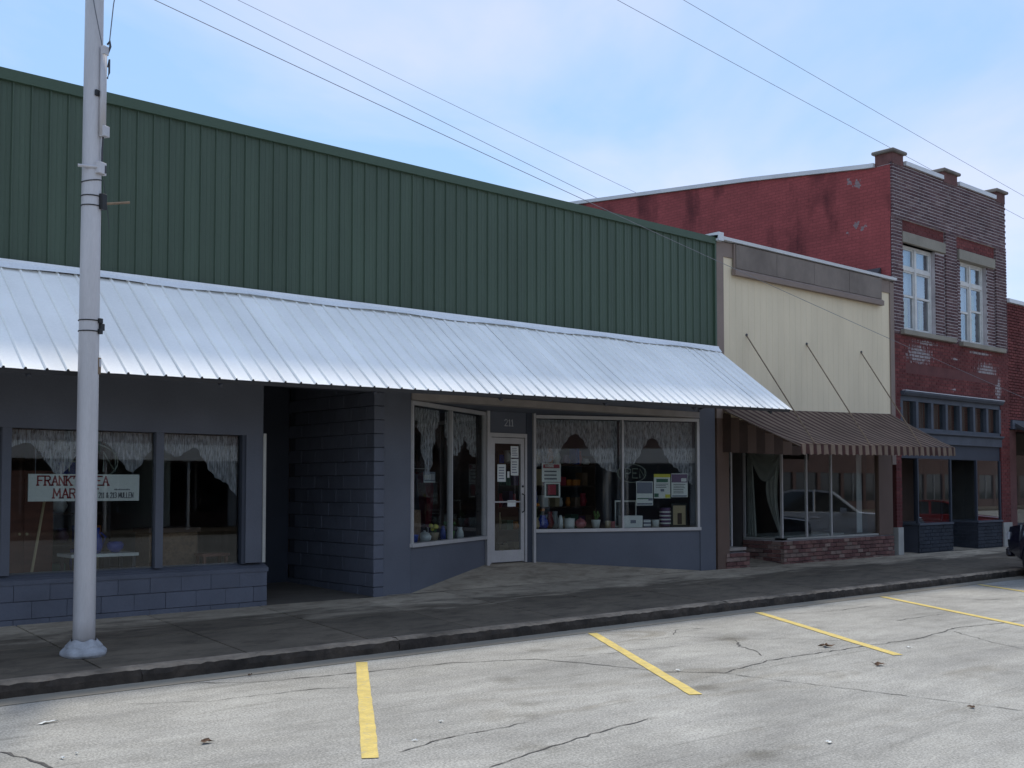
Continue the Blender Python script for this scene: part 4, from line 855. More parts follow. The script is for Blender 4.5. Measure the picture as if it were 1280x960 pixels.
def band(z, m='black', r_=.006, tilt=0):
    n = 22; pts = [(PX+(pr_(z)+.004)*math.cos(2*math.pi*k/n), PY+(pr_(z)+.004)*math.sin(2*math.pi*k/n), z+tilt*math.cos(2*math.pi*k/n)) for k in range(n+1)]
    MB().tube(pts, r_, 5, cap=False).build('steel_band', m, pole)
for z in (4.87, 4.77): band(z)
band(5.03, 'dark_steel', .006, .02)
block_at(on(4.82, .3, .02), .06, .07, .16, 'band_buckle', 'black')
MB().tube([on(4.80, .4, .03), on(4.80, .4, .03)+Vector((.28, .03, .07))], .014, 6).build('broken_bracket', 'rust', pole)
for z in (3.59, 3.48): band(z)
block_at(on(3.53, .55, .015), .05, .06, .07, 'band_buckle', 'black'); block_at(on(3.59, .3, .012), .04, .05, .05, 'band_buckle', 'black'); block_at(on(3.48, .3, .012), .04, .05, .05, 'band_buckle', 'black')
block_at(on(3.13, .45, .004), .012, .05, .17, 'pole_tag', 'rust'); block_at(on(3.16, .5, .012), .012, .03, .08, 'tag_plate', 'number_pale')
MB().tube([on(5.05, .5, .02), on(4.85, .6, .05), on(4.55, .6, .08)], .004, 4).build('loose_wire', 'dark_steel', pole)
MB().tube([on(6.40, -.1, .03), (PX-.05, PY-.16, 6.75), (PX-.14, PY-.12, 7.3), (PX-.4, PY-.1, 8.6)], .006, 5).build('guy_wire', 'wire', pole)
MB().tube([on(6.48, .3, .07), (PX+.16, PY-.10, 6.9), (PX+.30, PY-.1, 7.8)], .006, 5).build('guy_wire', 'wire', pole)
MB().box(PX-.9, PX+.9, PY-.05, PY+.05, 9.3, 9.42).build('cross_arm', 'galvanised', pole)
def wire(p_px, yv, label, rad=.011, sag=0, m='wire', ext=(0, 0)):
    a = unproj(*p_px[0], 1, yv); b = unproj(*p_px[-1], 1, yv); d = b-a
    a2 = a-d*ext[0]; b2 = b+d*ext[1]; pts = []
    for k in range(31):
        t = k/30; q = a2.lerp(b2, t); q.z -= 4*sag*t*(1-t); pts.append(q)
    mb = MB(); mb.tube(pts, rad, 5); o = mb.build('overhead_wire', m, org=tuple(pts[0])); return tag(o, label, 'wire', 'overhead wires')
wire([(200, 0), (1110, 415)], -1.9, 'dark overhead wire crossing the sky, the green parapet and the cream siding', .0045, .12, 'wire', (.12, .9))
wire([(256, 0), (756, 250)], 17.5, 'thin wire over the green parapet, middle of the three left wires', .010, .1, 'wire_pale', (.6, .6))
wire([(304, 0), (798, 240)], 17.5, 'faint thin wire over the green parapet, uppermost of the three left wires', .008, .1, 'wire_pale', (.6, .6))
wire([(778, 0), (1262, 262)], 17.0, 'thin wire running down behind the corner cap of the brick building', .011, .15, 'wire_pale', (.5, .5))
wire([(860, 0), (1280, 243)], 17.0, 'thin wire at the upper right passing above the brick parapet', .011, .15, 'wire_pale', (.5, .5))

# ------------------------------------------------------------------ things in and behind the shop windows
def lace(name, p0, p1, zt, zfun, label, m='lace', pleat=9, amp=.03, nu=90, nv=10, cat='curtain'):
    p0 = Vector(p0); p1 = Vector(p1); d = (p1-p0); nrm = Vector((-d.y, d.x)).normalized()
    def fn(u, v):
        q = p0+d*u+nrm*(amp*(.4+.6*v)*math.sin(u*d.length*pleat*2*math.pi/1.0+.8*math.sin(u*9))); return (q.x, q.y, lerp(zt, zfun(u), v))
    o = MB().grid(fn, nu, nv).build(name, m, org=(p0.x, p0.y, zt), smooth=True); return tag(o, label, cat)
def scallop(lo, hi, n, ph=0): return lambda u: lerp(lo, hi, abs(math.sin((u*n+ph)*math.pi)))
lace('lace_valance', (4.02, .22), (5.78, .22), 2.56, lambda u: 2.46-.42*math.exp(-((u-.36)/.13)**2)-.38*math.exp(-((u-.86)/.12)**2)-.12*math.exp(-((u-.02)/.1)**2), 'scalloped white lace valance above the flea market sign')
lace('lace_valance', (5.86, .22), (6.98, .22), 2.56, lambda u: 2.40-.12*math.sin(u*7)**2-.66*max(0, (u-.45)/.55)**1.2, 'white lace valance with a long tail in the pane beside the alcove')
lace('lace_valance', (2.2, .22), (3.98, .22), 2.56, lambda u: 2.40-.3*abs(math.sin(u*6)), 'white lace valance in the pane at the left edge of the photo')
d_ = (Vector(A1)-Vector(A0)).normalized(); n_ = Vector((-d_.y, d_.x))
def ap(s, o): q = Vector(A0)+d_*s+n_*o; return (q.x, q.y)
dd_ = (Vector(D1)-Vector(D0)).normalized(); dn_ = Vector((-dd_.y, dd_.x))
def dp(s, o): q = Vector(D0)+dd_*s+dn_*o; return (q.x, q.y)
LA, LD = (Vector(A1)-Vector(A0)).length, (Vector(D1)-Vector(D0)).length
lace('lace_curtain', ap(.45, .16), ap(1.28, .16), 3.1, lambda u: 2.95-.95*math.exp(-((u-.5)/.26)**2), 'white lace curtain tail hanging in the window left of the shop door')
lace('lace_curtain', ap(1.5, .16), ap(2.7, .16), 3.1, lambda u: 2.75-.35*abs(math.sin(u*5)), 'short white lace curtain in the pane nearest the shop door', nu=60)
lace('lace_curtain', dp(.05, .16), dp(1.70, .16), 3.1, lambda u: 2.25+.65*math.exp(-((u-.5)/.22)**2)-.1*u, 'white lace curtain parted like a tent right of the shop door')
lace('lace_curtain', dp(1.75, .16), dp(3.25, .16), 3.1, lambda u: 2.2+.6*math.exp(-((u-.45)/.2)**2)-.55*max(0, u-.8)*5*.5, 'white lace curtain parted in the pane beside the blue column')
# flea market sign board
sg = thing('sign_board', (4.95, .15, 1.72), "white hanging sign board reading FRANK'S FLEA MARKET behind the left shop window", 'sign')
B(4.28, 5.60, .145, .16, 1.725, 2.045).build('board', 'sign_board', sg)
mb = MB(); letters(mb, "FRANK'S", 4.385, .1445, 1.915, .105, .016, .95, serif=True); letters(mb, 'FLEA', 4.905, .1445, 1.915, .105, .016, .95, serif=True); letters(mb, 'MARKET', 4.565, .1445, 1.765, .105, .016, 1.0, serif=True); mb.build('red_lettering', 'red_letter', sg)
mb = MB(); letters(mb, '211 & 213 MULLEN', 5.10, .1445, 1.762, .062, .0075, .60); mb.build('address_lettering', 'grey_letter', sg)
mb = MB()
for k in range(10): mb.box(5.29+k*.02, 5.304+k*.02, .142, .1445, 1.855, 1.855+random.uniform(.010, .018))
mb.build('small_print', 'grey_letter', sg)
for x_ in (4.36, 5.52): MB().tube([(x_, .152, 2.04), (x_, .152, 2.57)], .004, 4).build('hanging_wire', 'wire_pale', sg)
def neon(p, ux, h, label, oval=True):
    o = thing('open_sign', (p[0], p[1], p[2]), label, 'sign'); ux = Vector((*ux, 0)); mb = MB(); cur = -text_width('OPEN', h, 1.05)/2
    for ch in 'OPEN':
        for pl in GL[ch]: mb.tube([Vector(p)+ux*(cur+a*h*1.05)+Vector((0, 0, b*h-h/2)) for a, b in pl], .011, 6)
        cur += .82*h*1.05
    mb.build('tube_letters', 'neon_tube', o)
    if oval:
        mb = MB(); mb.tube([Vector(p)+ux*(.47*1.1*h*3.3*math.cos(k*math.pi/16))+Vector((0, 0, .98*h*math.sin(k*math.pi/16))) for k in range(33)], .008, 6, cap=False); mb.build('tube_oval', 'neon_tube', o)
neon((4.98, .30, 2.20), (1, 0), .24, 'unlit neon OPEN sign partly hidden by the pole in the left shop window', True)
q = dp(1.98, .12); neon((q[0], q[1], 2.14), tuple(dd_), .17, 'unlit oval neon OPEN sign in the window right of the shop door')
def flat(name, p, ux, nv, w_, h, label, base, prints=(), cat='poster', t=.004):
    """sheet standing on plan point p (centre), facing the street; prints = (u0,u1,v0,v1,material)"""
    o = thing(name, (p[0], p[1], p[2]), label, cat); ux = Vector(ux); nv = Vector(nv)
    def rect(u0, u1, v0, v1, off, m, nm):
        a = Vector(p[:2])+ux*((u0-.5)*w_)+nv*off; b = Vector(p[:2])+ux*((u1-.5)*w_)+nv*off
        return MB().slab(tuple(a), tuple(b), t, p[2]+v0*h, p[2]+v1*h).build(nm, m, o)
    rect(0, 1, 0, 1, 0, base, 'sheet')
    for k, (u0, u1, v0, v1, m) in enumerate(prints): rect(u0, u1, v0, v1, -.002-.0005*k, m, 'print')
    return o
def onD(s, z, o=.035): q = dp(s, o); return (q[0], q[1], z)
def txtbars(v0, v1, n, m='grey_letter', u=(.12, .88)): return [(u[0], u[1]-random.uniform(0, .2), lerp(v0, v1, (k+.25)/n), lerp(v0, v1, (k+.62)/n), m) for k in range(n)]
wsn = flat('warning_sign', onD(.36, 1.98), dd_, dn_, .36, .33, 'white and red warning notice on the glass right of the shop door', 'paper', [(.06, .94, .74, .95, 'red_print')]+txtbars(.08, .68, 3), 'sign')
mb = MB(); q = Vector(dp(.24, .028)); letters(mb, 'WARNING', q.x, q.y, 2.243, .042, .007, .72, .002, ux=tuple(dd_)); mb.build('lettering', 'paper', wsn)
flat('red_notice', onD(.38, 1.70), dd_, dn_, .30, .27, 'red and black notice with white border below the warning notice', 'paper', [(.1, .9, .1, .9, 'black'), (.2, .72, .2, .86, 'red_print')], 'sign')
flat('blue_poster', onD(2.20, 1.55), dd_, dn_, .34, .44, 'blue-grey and white poster, lowest of the three in the right window', 'paper', [(.03, .97, .5, .97, 'grey_print'), (.05, .95, .26, .31, 'green_print'), (.72, .98, .2, .3, 'grey_print'), (.05, .95, .03, .1, 'grey_print')])
flat('yellow_poster', onD(2.56, 1.68), dd_, dn_, .34, .45, 'yellow headed poster between two others in the right window', 'paper', [(0, 1, .86, 1, 'yellow_print'), (.15, .85, .66, .8, 'green_print'), (.4, .62, .28, .38, 'grey_print'), (.68, .98, .02, .16, 'yellow_print'), (.02, .28, .05, .2, 'green_print')]+txtbars(.42, .62, 3))
flat('violet_poster', onD(2.92, 1.70), dd_, dn_, .34, .44, 'white poster with violet heading beside the blue column', 'paper', [(.02, .98, .62, .97, 'violet_print'), (.6, .92, .66, .8, 'paper'), (.05, .95, .02, .08, 'grey_print')]+txtbars(.15, .58, 6))
flat('stand_sign', (*ap(1.02, .2), 2.16-.2), d_, n_, .42, .17, 'small dark sign with pale letters in the window left of the door', 'grey_print', [(.02, .98, 0, .12, 'number_pale')]+[(.1+.14*k, .19+.14*k, .25, .8, 'number_pale') for k in range(6)], 'sign')
# papers on the shop door
def onDoor(x_, z): return (x_, 1.247, z)
for (x_, z, w_, h, lb) in ((12.49, 1.98, .19, .30, 'white paper notice taped left on the glass of the shop door'), (12.79, 2.40, .18, .20, 'white paper taped highest on the glass of the shop door'), (12.79, 2.09, .18, .29, 'white paper notice taped right on the shop door under another'), (12.645, 2.05, .05, .11, 'tiny white card between the notices on the shop door'), (12.72, 1.55, .19, .11, 'small white card at the push bar of the shop door')):
    flat('paper_notice', onDoor(x_, z), (1, 0), (0, 1), w_, h, lb, 'paper', txtbars(.12, .9, 5, 'grey_print', (.15, .9)) if h > .15 else (), 'notice', .002)
# goods on the right-hand display shelf
ZD = SZ0+.09
def jar(name, p, prof, m, label, cat, extra=None, n=14):
    o = thing(name, (p[0], p[1], p[2]), label, cat); MB().lathe(prof, p[0], p[1], p[2], n).build('body', m, o, smooth=True)
    if extra: extra(o, p)
    return o
def stems(m_stem, m_head, n, hgt, sp, hr):
    def f(o, p):
        for k in range(n):
            a = random.uniform(0, 6.28); r_ = random.uniform(.2, 1)*sp; top = Vector((p[0]+r_*math.cos(a), p[1]+r_*math.sin(a), p[2]+hgt*random.uniform(.75, 1.1)))
            MB().tube([(p[0], p[1], p[2]+hgt*.3), top], .006, 4).build('stem', m_stem, o); MB().lathe([(.01, -.02), (hr, 0), (hr*.8, .03), (.01, .04)], top.x, top.y, top.z, 7, wob=.25).build('flower', m_head, o)
    return f
VASE = [(.04, 0), (.07, .05), (.06, .12), (.035, .17), (.045, .2)]; POT = [(.06, 0), (.085, .13), (.09, .15)]; BOT = [(.045, 0), (.045, .16), (.03, .2), (.02, .24)]; BOWL = [(.05, 0), (.1, .05), (.11, .1), (.08, .14)]; CRK = [(.09, 0), (.105, .1), (.1, .32), (.11, .36)]
def dz(s, o): q = dp(s, o); return (q[0], q[1], ZD)
def lid(m):
    def f(o, p): MB().lathe([(.09, .14), (.05, .165), (.015, .17), (.02, .19)], p[0], p[1], p[2], 12).build('lid', m, o)
    return f
jar('flower_vase', dz(.17, .30), VASE, 'tan', 'vase of orange silk flowers at the left end of the window shelf', 'vase', stems('leaf_green', 'orange_petals', 9, .42, .15, .045))
jar('blue_jug', dz(.30, .34), [(.09, 0), (.12, .08), (.1, .16), (.06, .2), (.07, .24)], 'blue_glaze', 'round blue jug beside the orange silk flowers', 'jug')
jar('white_bottle', dz(.62, .25), BOT, 'white_glaze', 'slim white bottle standing on the window shelf', 'bottle')
jar('white_crock', dz(.80, .26), [(.085, 0), (.095, .06), (.095, .15), (.1, .18)], 'white_glaze', 'white crock with lid beside the slim white bottle', 'crock', lid('white_glaze'))
jar('pink_jar', dz(1.02, .27), BOWL, 'pink_glaze', 'round pink ginger jar on the window shelf', 'jar', lid('pink_glaze'))
jar('plant_pot', dz(1.32, .26), POT, 'white_glaze', 'pale pot with green sprigs near the window mullion', 'plant pot', stems('leaf_green', 'leaf_green', 7, .25, .07, .02))
jar('tan_cup', dz(1.55, .24), [(.05, 0), (.055, .1), (.055, .13)], 'tan', 'small tan cup left of the window mullion', 'cup')
jar('pink_cup', dz(1.66, .26), [(.04, 0), (.045, .1), (.05, .12)], 'pink_glaze', 'tiny pinkish cup close to the window mullion', 'cup')
jar('red_vase', dz(.48, .42), [(.05, 0), (.08, .1), (.04, .25), (.05, .3)], 'dark_red', 'dark red vase behind the slim white bottle', 'vase')
def box_thing(name, s, o_, w_, dpt, h, m, label, cat, extra=None, z=ZD):
    q = dp(s, o_); o = thing(name, (q[0], q[1], z), label, cat)
    a = Vector(dp(s-w_/2, o_)); b = Vector(dp(s+w_/2, o_)); MB().slab(tuple(a), tuple(b), dpt, z, z+h).build('body', m, o, bevel=.004)
    if extra: extra(o, s, o_, z)
    return o
def bx_extra(o, s, o_, z):
    a = Vector(dp(s-.05, o_-.003)); b = Vector(dp(s+.06, o_-.003)); MB().slab(tuple(a), tuple(b), .002, z+.08, z+.14).build('print', 'grey_print', o)
box_thing('white_carton', 2.02, .16, .40, .2, .22, 'paper', 'white carton with a small print on the window shelf', 'box', bx_extra)
fr_ = thing('glass_case', (*dp(1.98, .42), ZD), 'white framed glass case behind the white carton', 'case')
for (s0, s1, z0, z1) in ((1.78, 1.80, 0, .50), (2.20, 2.22, 0, .50), (1.8, 2.2, .47, .50), (1.8, 2.2, 0, .03)): MB().slab(dp(s0, .42), dp(s1, .42), .02, ZD+z0, ZD+z1).build('frame_bar', 'white_glaze', fr_)
MB().slab(dp(1.8, .428), dp(2.2, .428), .004, ZD+.03, ZD+.47).build('pane', 'glass', fr_)
box_thing('striped_tin', 2.34, .22, .15, .13, .15, 'grey_print', 'small grey tin with white bands beside the white carton', 'tin', lambda o, s, o_, z: [MB().slab(dp(s-.075, o_-.004), dp(s+.075, o_-.004), .004, z+.03+k*.07, z+.06+k*.07).build('band', 'paper', o) for k in range(2)])
jar('blue_mug', dz(2.52, .24), [(.07, 0), (.075, .13), (.078, .14)], 'white_glaze', 'pale blue mug between the tin and the banded crock', 'mug', lambda o, p: MB().tube([(p[0]-.07, p[1]-.03, p[2]+.11), (p[0]-.12, p[1]-.05, p[2]+.08), (p[0]-.07, p[1]-.03, p[2]+.03)], .01, 6).build('handle', 'white_glaze', o))
def rings(o, p):
    for k in range(4): MB().lathe([(.108, 0), (.112, .012), (.108, .024)], p[0], p[1], p[2]+.06+k*.07, 16).build('band', 'paper', o)
jar('banded_crock', dz(2.74, .28), CRK, 'purple_glaze', 'tall purple crock with pale bands on the window shelf', 'crock', rings)
def pic(o, s, o_, z):
    MB().slab(dp(s-.13, o_-.004), dp(s+.13, o_-.004), .004, z+.04, z+.40).build('picture', 'tan', o); MB().slab(dp(s-.04, o_-.007), dp(s+.05, o_-.007), .004, z+.05, z+.26).build('print', 'dark_wood', o)
box_thing('framed_picture', 3.02, .24, .34, .03, .44, 'black', 'black framed picture with dark figure beside the blue column', 'picture', pic)
# goods in the window left of the door
def az_(s, o): q = ap(s, o); return (q[0], q[1], SZ0-.03)
jar('green_jar', az_(.35, .30), [(.1, 0), (.13, .1), (.1, .25), (.06, .3)], 'leaf_green', 'green jar at the left end of the window left of the door', 'jar')
jar('tall_basket', az_(.62, .34), [(.16, 0), (.18, .3), (.17, .52)], 'brown_wicker', 'tall wicker basket in the window left of the door', 'basket')
jar('blue_pot', az_(.50, .22), POT, 'blue_glaze', 'small blue pot in front of the wicker basket', 'pot')
jar('white_teapot', az_(1.02, .28), BOWL, 'white_glaze', 'white teapot with lid left of the window mullion', 'teapot', lid('white_glaze'))
jar('flower_pot', az_(1.30, .26), POT, 'tan', 'tan pot with mixed flowers close to the window mullion', 'plant pot', stems('leaf_green', 'yellow_print', 6, .24, .09, .03))
jar('blue_bottle', az_(1.62, .25), BOT, 'blue_glaze', 'blue bottle right of the window mullion left of the door', 'bottle')
jar('green_planter', az_(1.95, .28), POT, 'leaf_green', 'green planter with sprigs in the pane nearest the shop door', 'plant pot', stems('leaf_green', 'leaf_green', 8, .26, .1, .03))
jar('pale_vase', az_(2.3, .26), VASE, 'white_glaze', 'pale vase in the corner next to the shop door', 'vase')
q = ap(1.9, 1.1); o = thing('red_garment_rack', (q[0], q[1], .58), 'rack of dark red garments deep in the window left of the door', 'clothes rack')
MB().tube([(q[0]-.5, q[1], .58), (q[0]-.5, q[1], 2.2), (q[0]+.5, q[1], 2.2), (q[0]+.5, q[1], .58)], .015, 6).build('rail', 'aluminium', o)
for k in range(7): 
    xx = q[0]-.42+k*.14; MB().grid(lambda u, v: (xx+.03*math.sin(v*5+k), q[1]+lerp(-.22, .22, u), lerp(2.15, 1.25, v)-.1*abs(u-.5)), 6, 4).build('garment', random.choice(['dark_red', 'red_print', 'grey_print']), o)
q = ap(1.0, .9); o = thing('white_garment', (q[0], q[1], 1.5), 'small white garment hanging behind the window left of the door', 'garment')
MB().grid(lambda u, v: (q[0]+lerp(-.06-.06*v, .06+.08*v, u), q[1]+.02*math.sin(u*12), lerp(2.0, 1.5, v)), 10, 6).build('cloth', 'white_glaze', o)
MB().tube([(q[0], q[1], 2.0), (q[0]-.02, q[1], 2.3)], .006, 4).build('hanger', 'wire_pale', o)
# goods in the flea market window
ZL = .62
o = thing('wooden_cabinet', (4.6, 1.6, ZL), 'red-brown wooden cabinet inside the flea market window', 'cabinet')
B(4.25, 5.0, 1.4, 1.9, ZL+.08, 2.1).build('case', 'red_wood', o)
for k in range(2): dr_ = B(4.28+k*.36, 4.61+k*.36, 1.385, 1.4, ZL+.15, 2.0).build('cabinet_door', 'red_wood', o); MB().lathe([(.018, 0), (.018, -.02)], 4.58+k*.09, 1.385, 1.3, 8, 'y').build('knob', 'tan', dr_)
for xx in (4.3, 4.95): B(xx-.03, xx+.03, 1.42, 1.5, ZL, ZL+.08).build('foot', 'red_wood', o)
o = thing('broom', (4.45, .5, ZL), 'brown wooden broom leaning in the flea market window', 'broom'); MB().tube([(4.42, .45, .78), (4.66, .62, 1.95)], .016, 6).build('handle', 'tan', o)
MB().prism([(4.34, .38, ZL), (4.50, .38, ZL), (4.47, .44, .82), (4.39, .44, .82)], (.0, .08, 0)).build('bristles', 'brown_wicker', o)
o = thing('side_table', (5.35, .85, ZL), 'white enamel top table carrying blue jugs in the flea market window', 'table')
B(4.95, 5.80, .6, 1.1, 1.02, 1.06).build('table_top', 'white_glaze', o)
for xx in (5.0, 5.75):
    for yy in (.64, 1.06): B(xx-.02, xx+.02, yy-.02, yy+.02, ZL, 1.02).build('leg', 'dark_steel', o)
def at_(x_, y_, z_=1.06): return (x_, y_, z_)
jar('blue_pitcher', at_(5.32, .8), [(.06, 0), (.09, .08), (.08, .18), (.045, .25), (.055, .32)], 'blue_glaze', 'tall blue pitcher on the enamel table', 'pitcher', lambda o, p: MB().tube([(p[0]+.06, p[1], p[2]+.26), (p[0]+.13, p[1], p[2]+.2), (p[0]+.08, p[1], p[2]+.08)], .012, 6).build('handle', 'blue_glaze', o))
jar('blue_bowl', at_(5.58, .82), BOWL, 'blue_glaze', 'blue bowl right of the tall blue pitcher', 'bowl'); jar('blue_cup', at_(5.14, .8), POT, 'blue_glaze', 'blue cup left of the tall blue pitcher', 'cup')
jar('white_basin', (5.66, .42, ZL), [(.12, 0), (.2, .16), (.22, .19)], 'white_glaze', 'white basin on the floor of the flea market window', 'basin')
o = thing('wicker_chest', (6.2, .9, ZL), 'brown wicker chest on legs in the flea market window', 'chest')
B(5.95, 6.62, .62, 1.1, .85, 1.30).build('body', 'brown_wicker', o, bevel=.02); B(5.93, 6.64, .60, 1.12, 1.30, 1.36).build('lid', 'dark_wood', o)
for xx in (5.98, 6.58):
    for yy in (.65, 1.06): B(xx-.025, xx+.025, yy-.025, yy+.025, ZL, .85).build('leg', 'tan', o)
o = thing('wooden_stool', (6.75, .45, ZL), 'small red-brown wooden stool by the right wall in the flea market window', 'stool')
B(6.55, 6.94, .35, .6, .98, 1.02).build('seat', 'red_wood', o)
for xx in (6.59, 6.90):
    for yy in (.38, .57): B(xx-.018, xx+.018, yy-.018, yy+.018, ZL, .98).build('leg', 'red_wood', o)
o = thing('wash_tub', (4.85, .5, ZL), 'grey wash tub on the floor beneath the enamel table', 'tub'); MB().lathe([(.18, 0), (.22, .22), (.235, .25)], 5.2, .5, ZL, 18).build('body', 'galvanised', o, smooth=True)
def shelf_unit(x0, x1, y0, label, zb=.58):
    o = thing('shelf_unit', ((x0+x1)/2, y0, zb), label, 'shelves')
    for k in range(5): B(x0, x1, y0, y0+.35, zb+.05+k*.42, zb+.08+k*.42).build('shelf', 'dark_wood', o)
    for xx in (x0, x1): B(xx-.03, xx+.0, y0, y0+.36, zb, zb+1.95).build('upright', 'dark_wood', o)
    for k in range(5):
        x = x0+.05
        while x < x1-.15:
            w_ = random.uniform(.08, .22); h = random.uniform(.1, .34); m_ = random.choice(['white_glaze', 'tan', 'red_print', 'blue_glaze', 'green_print', 'paper', 'orange_petals', 'purple_glaze', 'brown_wicker'])
            zz_ = zb+.08+k*.42
            if random.random() < .5: B(x, x+w_, y0+.04, y0+.24, zz_, zz_+h).build('boxed_item', m_, o)
            else: MB().lathe([(w_*.3, 0), (w_*.5, h*.4), (w_*.3, h*.8), (w_*.35, h)], x+w_/2, y0+.15, zz_, 10).build('vessel', m_, o, smooth=True)
            x += w_+random.uniform(.02, .09)
shelf_unit(13.6, 16.2, 2.6, 'shelves crowded with small goods deep inside the shop right of the door')
shelf_unit(10.4, 12.0, 3.0, 'shelves crowded with small goods seen through the window left of the door')
shelf_unit(5.1, 6.05, 2.4, 'shelves of small goods at the back of the flea market window', .62)
# drapes in the cream shop
def drape(fn, nu, nv, label, m='grey_drape'): 
    ob = MB().grid(fn, nu, nv).build('drape', m, org=(19.2, .6, 2.7), smooth=True); tag(ob, label, 'drape')
drape(lambda u, v: (19.09+.03*math.sin(v*16+u*3), lerp(.12, 1.0, u), lerp(2.74, 2.55-.55*math.sin(min(1, u*1.15)*math.pi)**.8, v)), 24, 12, 'grey-green swag drape across the top of the cream shop side window')
drape(lambda u, v: (19.12+.03*math.sin(u*20), lerp(.15, .30+.16*math.sin(v*4.2), u)+.10*math.sin(v*3.0), lerp(2.6, .86, v)), 16, 16, 'grey drape hanging by the front corner of the cream shop window')
drape(lambda u, v: (19.12+.02*math.sin(u*20), 1.0-lerp(0, .12+.1*v, u), lerp(2.6, .86, v)), 12, 10, 'grey drape at the back edge of the cream shop side window')
drape(lambda u, v: (22.45+lerp(-.08, .12, u), .4+.02*math.sin(u*25), lerp(2.7, .86, v)), 14, 2, 'pale drape beside the brown pilaster of the cream shop', 'pale_backing')
o = thing('display_bed', (20.6, 1.2, .56), 'low draped display table behind the cream shop window', 'table'); B(19.4, 22.0, .5, 1.6, .62, .86).build('cloth_top', 'grey_drape', o); 
for xx in (19.5, 21.9): B(xx-.04, xx+.04, .6, .7, .56, .62).build('leg', 'dark_wood', o)

# ------------------------------------------------------------------ vehicles in the angled bays
def wheel(parent, x, y, r_=.34, w_=.22, side=1):
    ty = MB().lathe([(r_*.62, -w_/2), (r_*.94, -w_/2), (r_, -w_*.32), (r_, w_*.32), (r_*.94, w_/2), (r_*.62, w_/2)], x, y, r_, 28, 'y').build('tyre', 'tyre', parent, smooth=False)
    h = side*w_/2; MB().lathe([(r_*.63, h*.55), (r_*.62, h*.95), (r_*.5, h*.7), (r_*.2, h*.75), (r_*.14, h*1.02), (.01, h*1.02)], x, y, r_, 20, 'y').build('rim', 'rim', ty)
def loft(mb, stations, ns=14):
    """stations: (x, half width, z bottom, z top, top inset)"""
    rings_ = []
    for (x, hw, zb, zt, ins) in stations:
        h = zt-zb; c = min(.09, h*.35)
        half = [(hw*.9, zb), (hw, zb+c), (hw*1.01, zb+h*.5), (hw*.985, zt-c*1.2), (hw-ins*.55, zt-c*.25), (hw-ins-.10, zt), (0.0, zt+.015)]
        ring = [(x, y, z) for y, z in half]+[(x, -y, z) for y, z in half[-2::-1]]
        rings_.append(ring)
    n = len(rings_[0]); vs_ = [p for r_ in rings_ for p in r_]; fs = []
    for i in range(len(rings_)-1):
        for k in range(n): fs.append((i*n+k, i*n+(k+1) % n, (i+1)*n+(k+1) % n, (i+1)*n+k))
    fs += [tuple(range(n))[::-1], tuple(range((len(rings_)-1)*n, len(rings_)*n))]
    return mb.add(vs_, fs)
def arch(xs, wx, r_=.40, zt=.74, base=.26):
    out_ = []
    for x in xs: 
        b = base
        for c in wx:
            d = abs(x-c)
            if d < r_: b = max(b, .34+math.sqrt(max(r_*r_-d*d, 0))*.92)
        out_.append(b)
    return out_
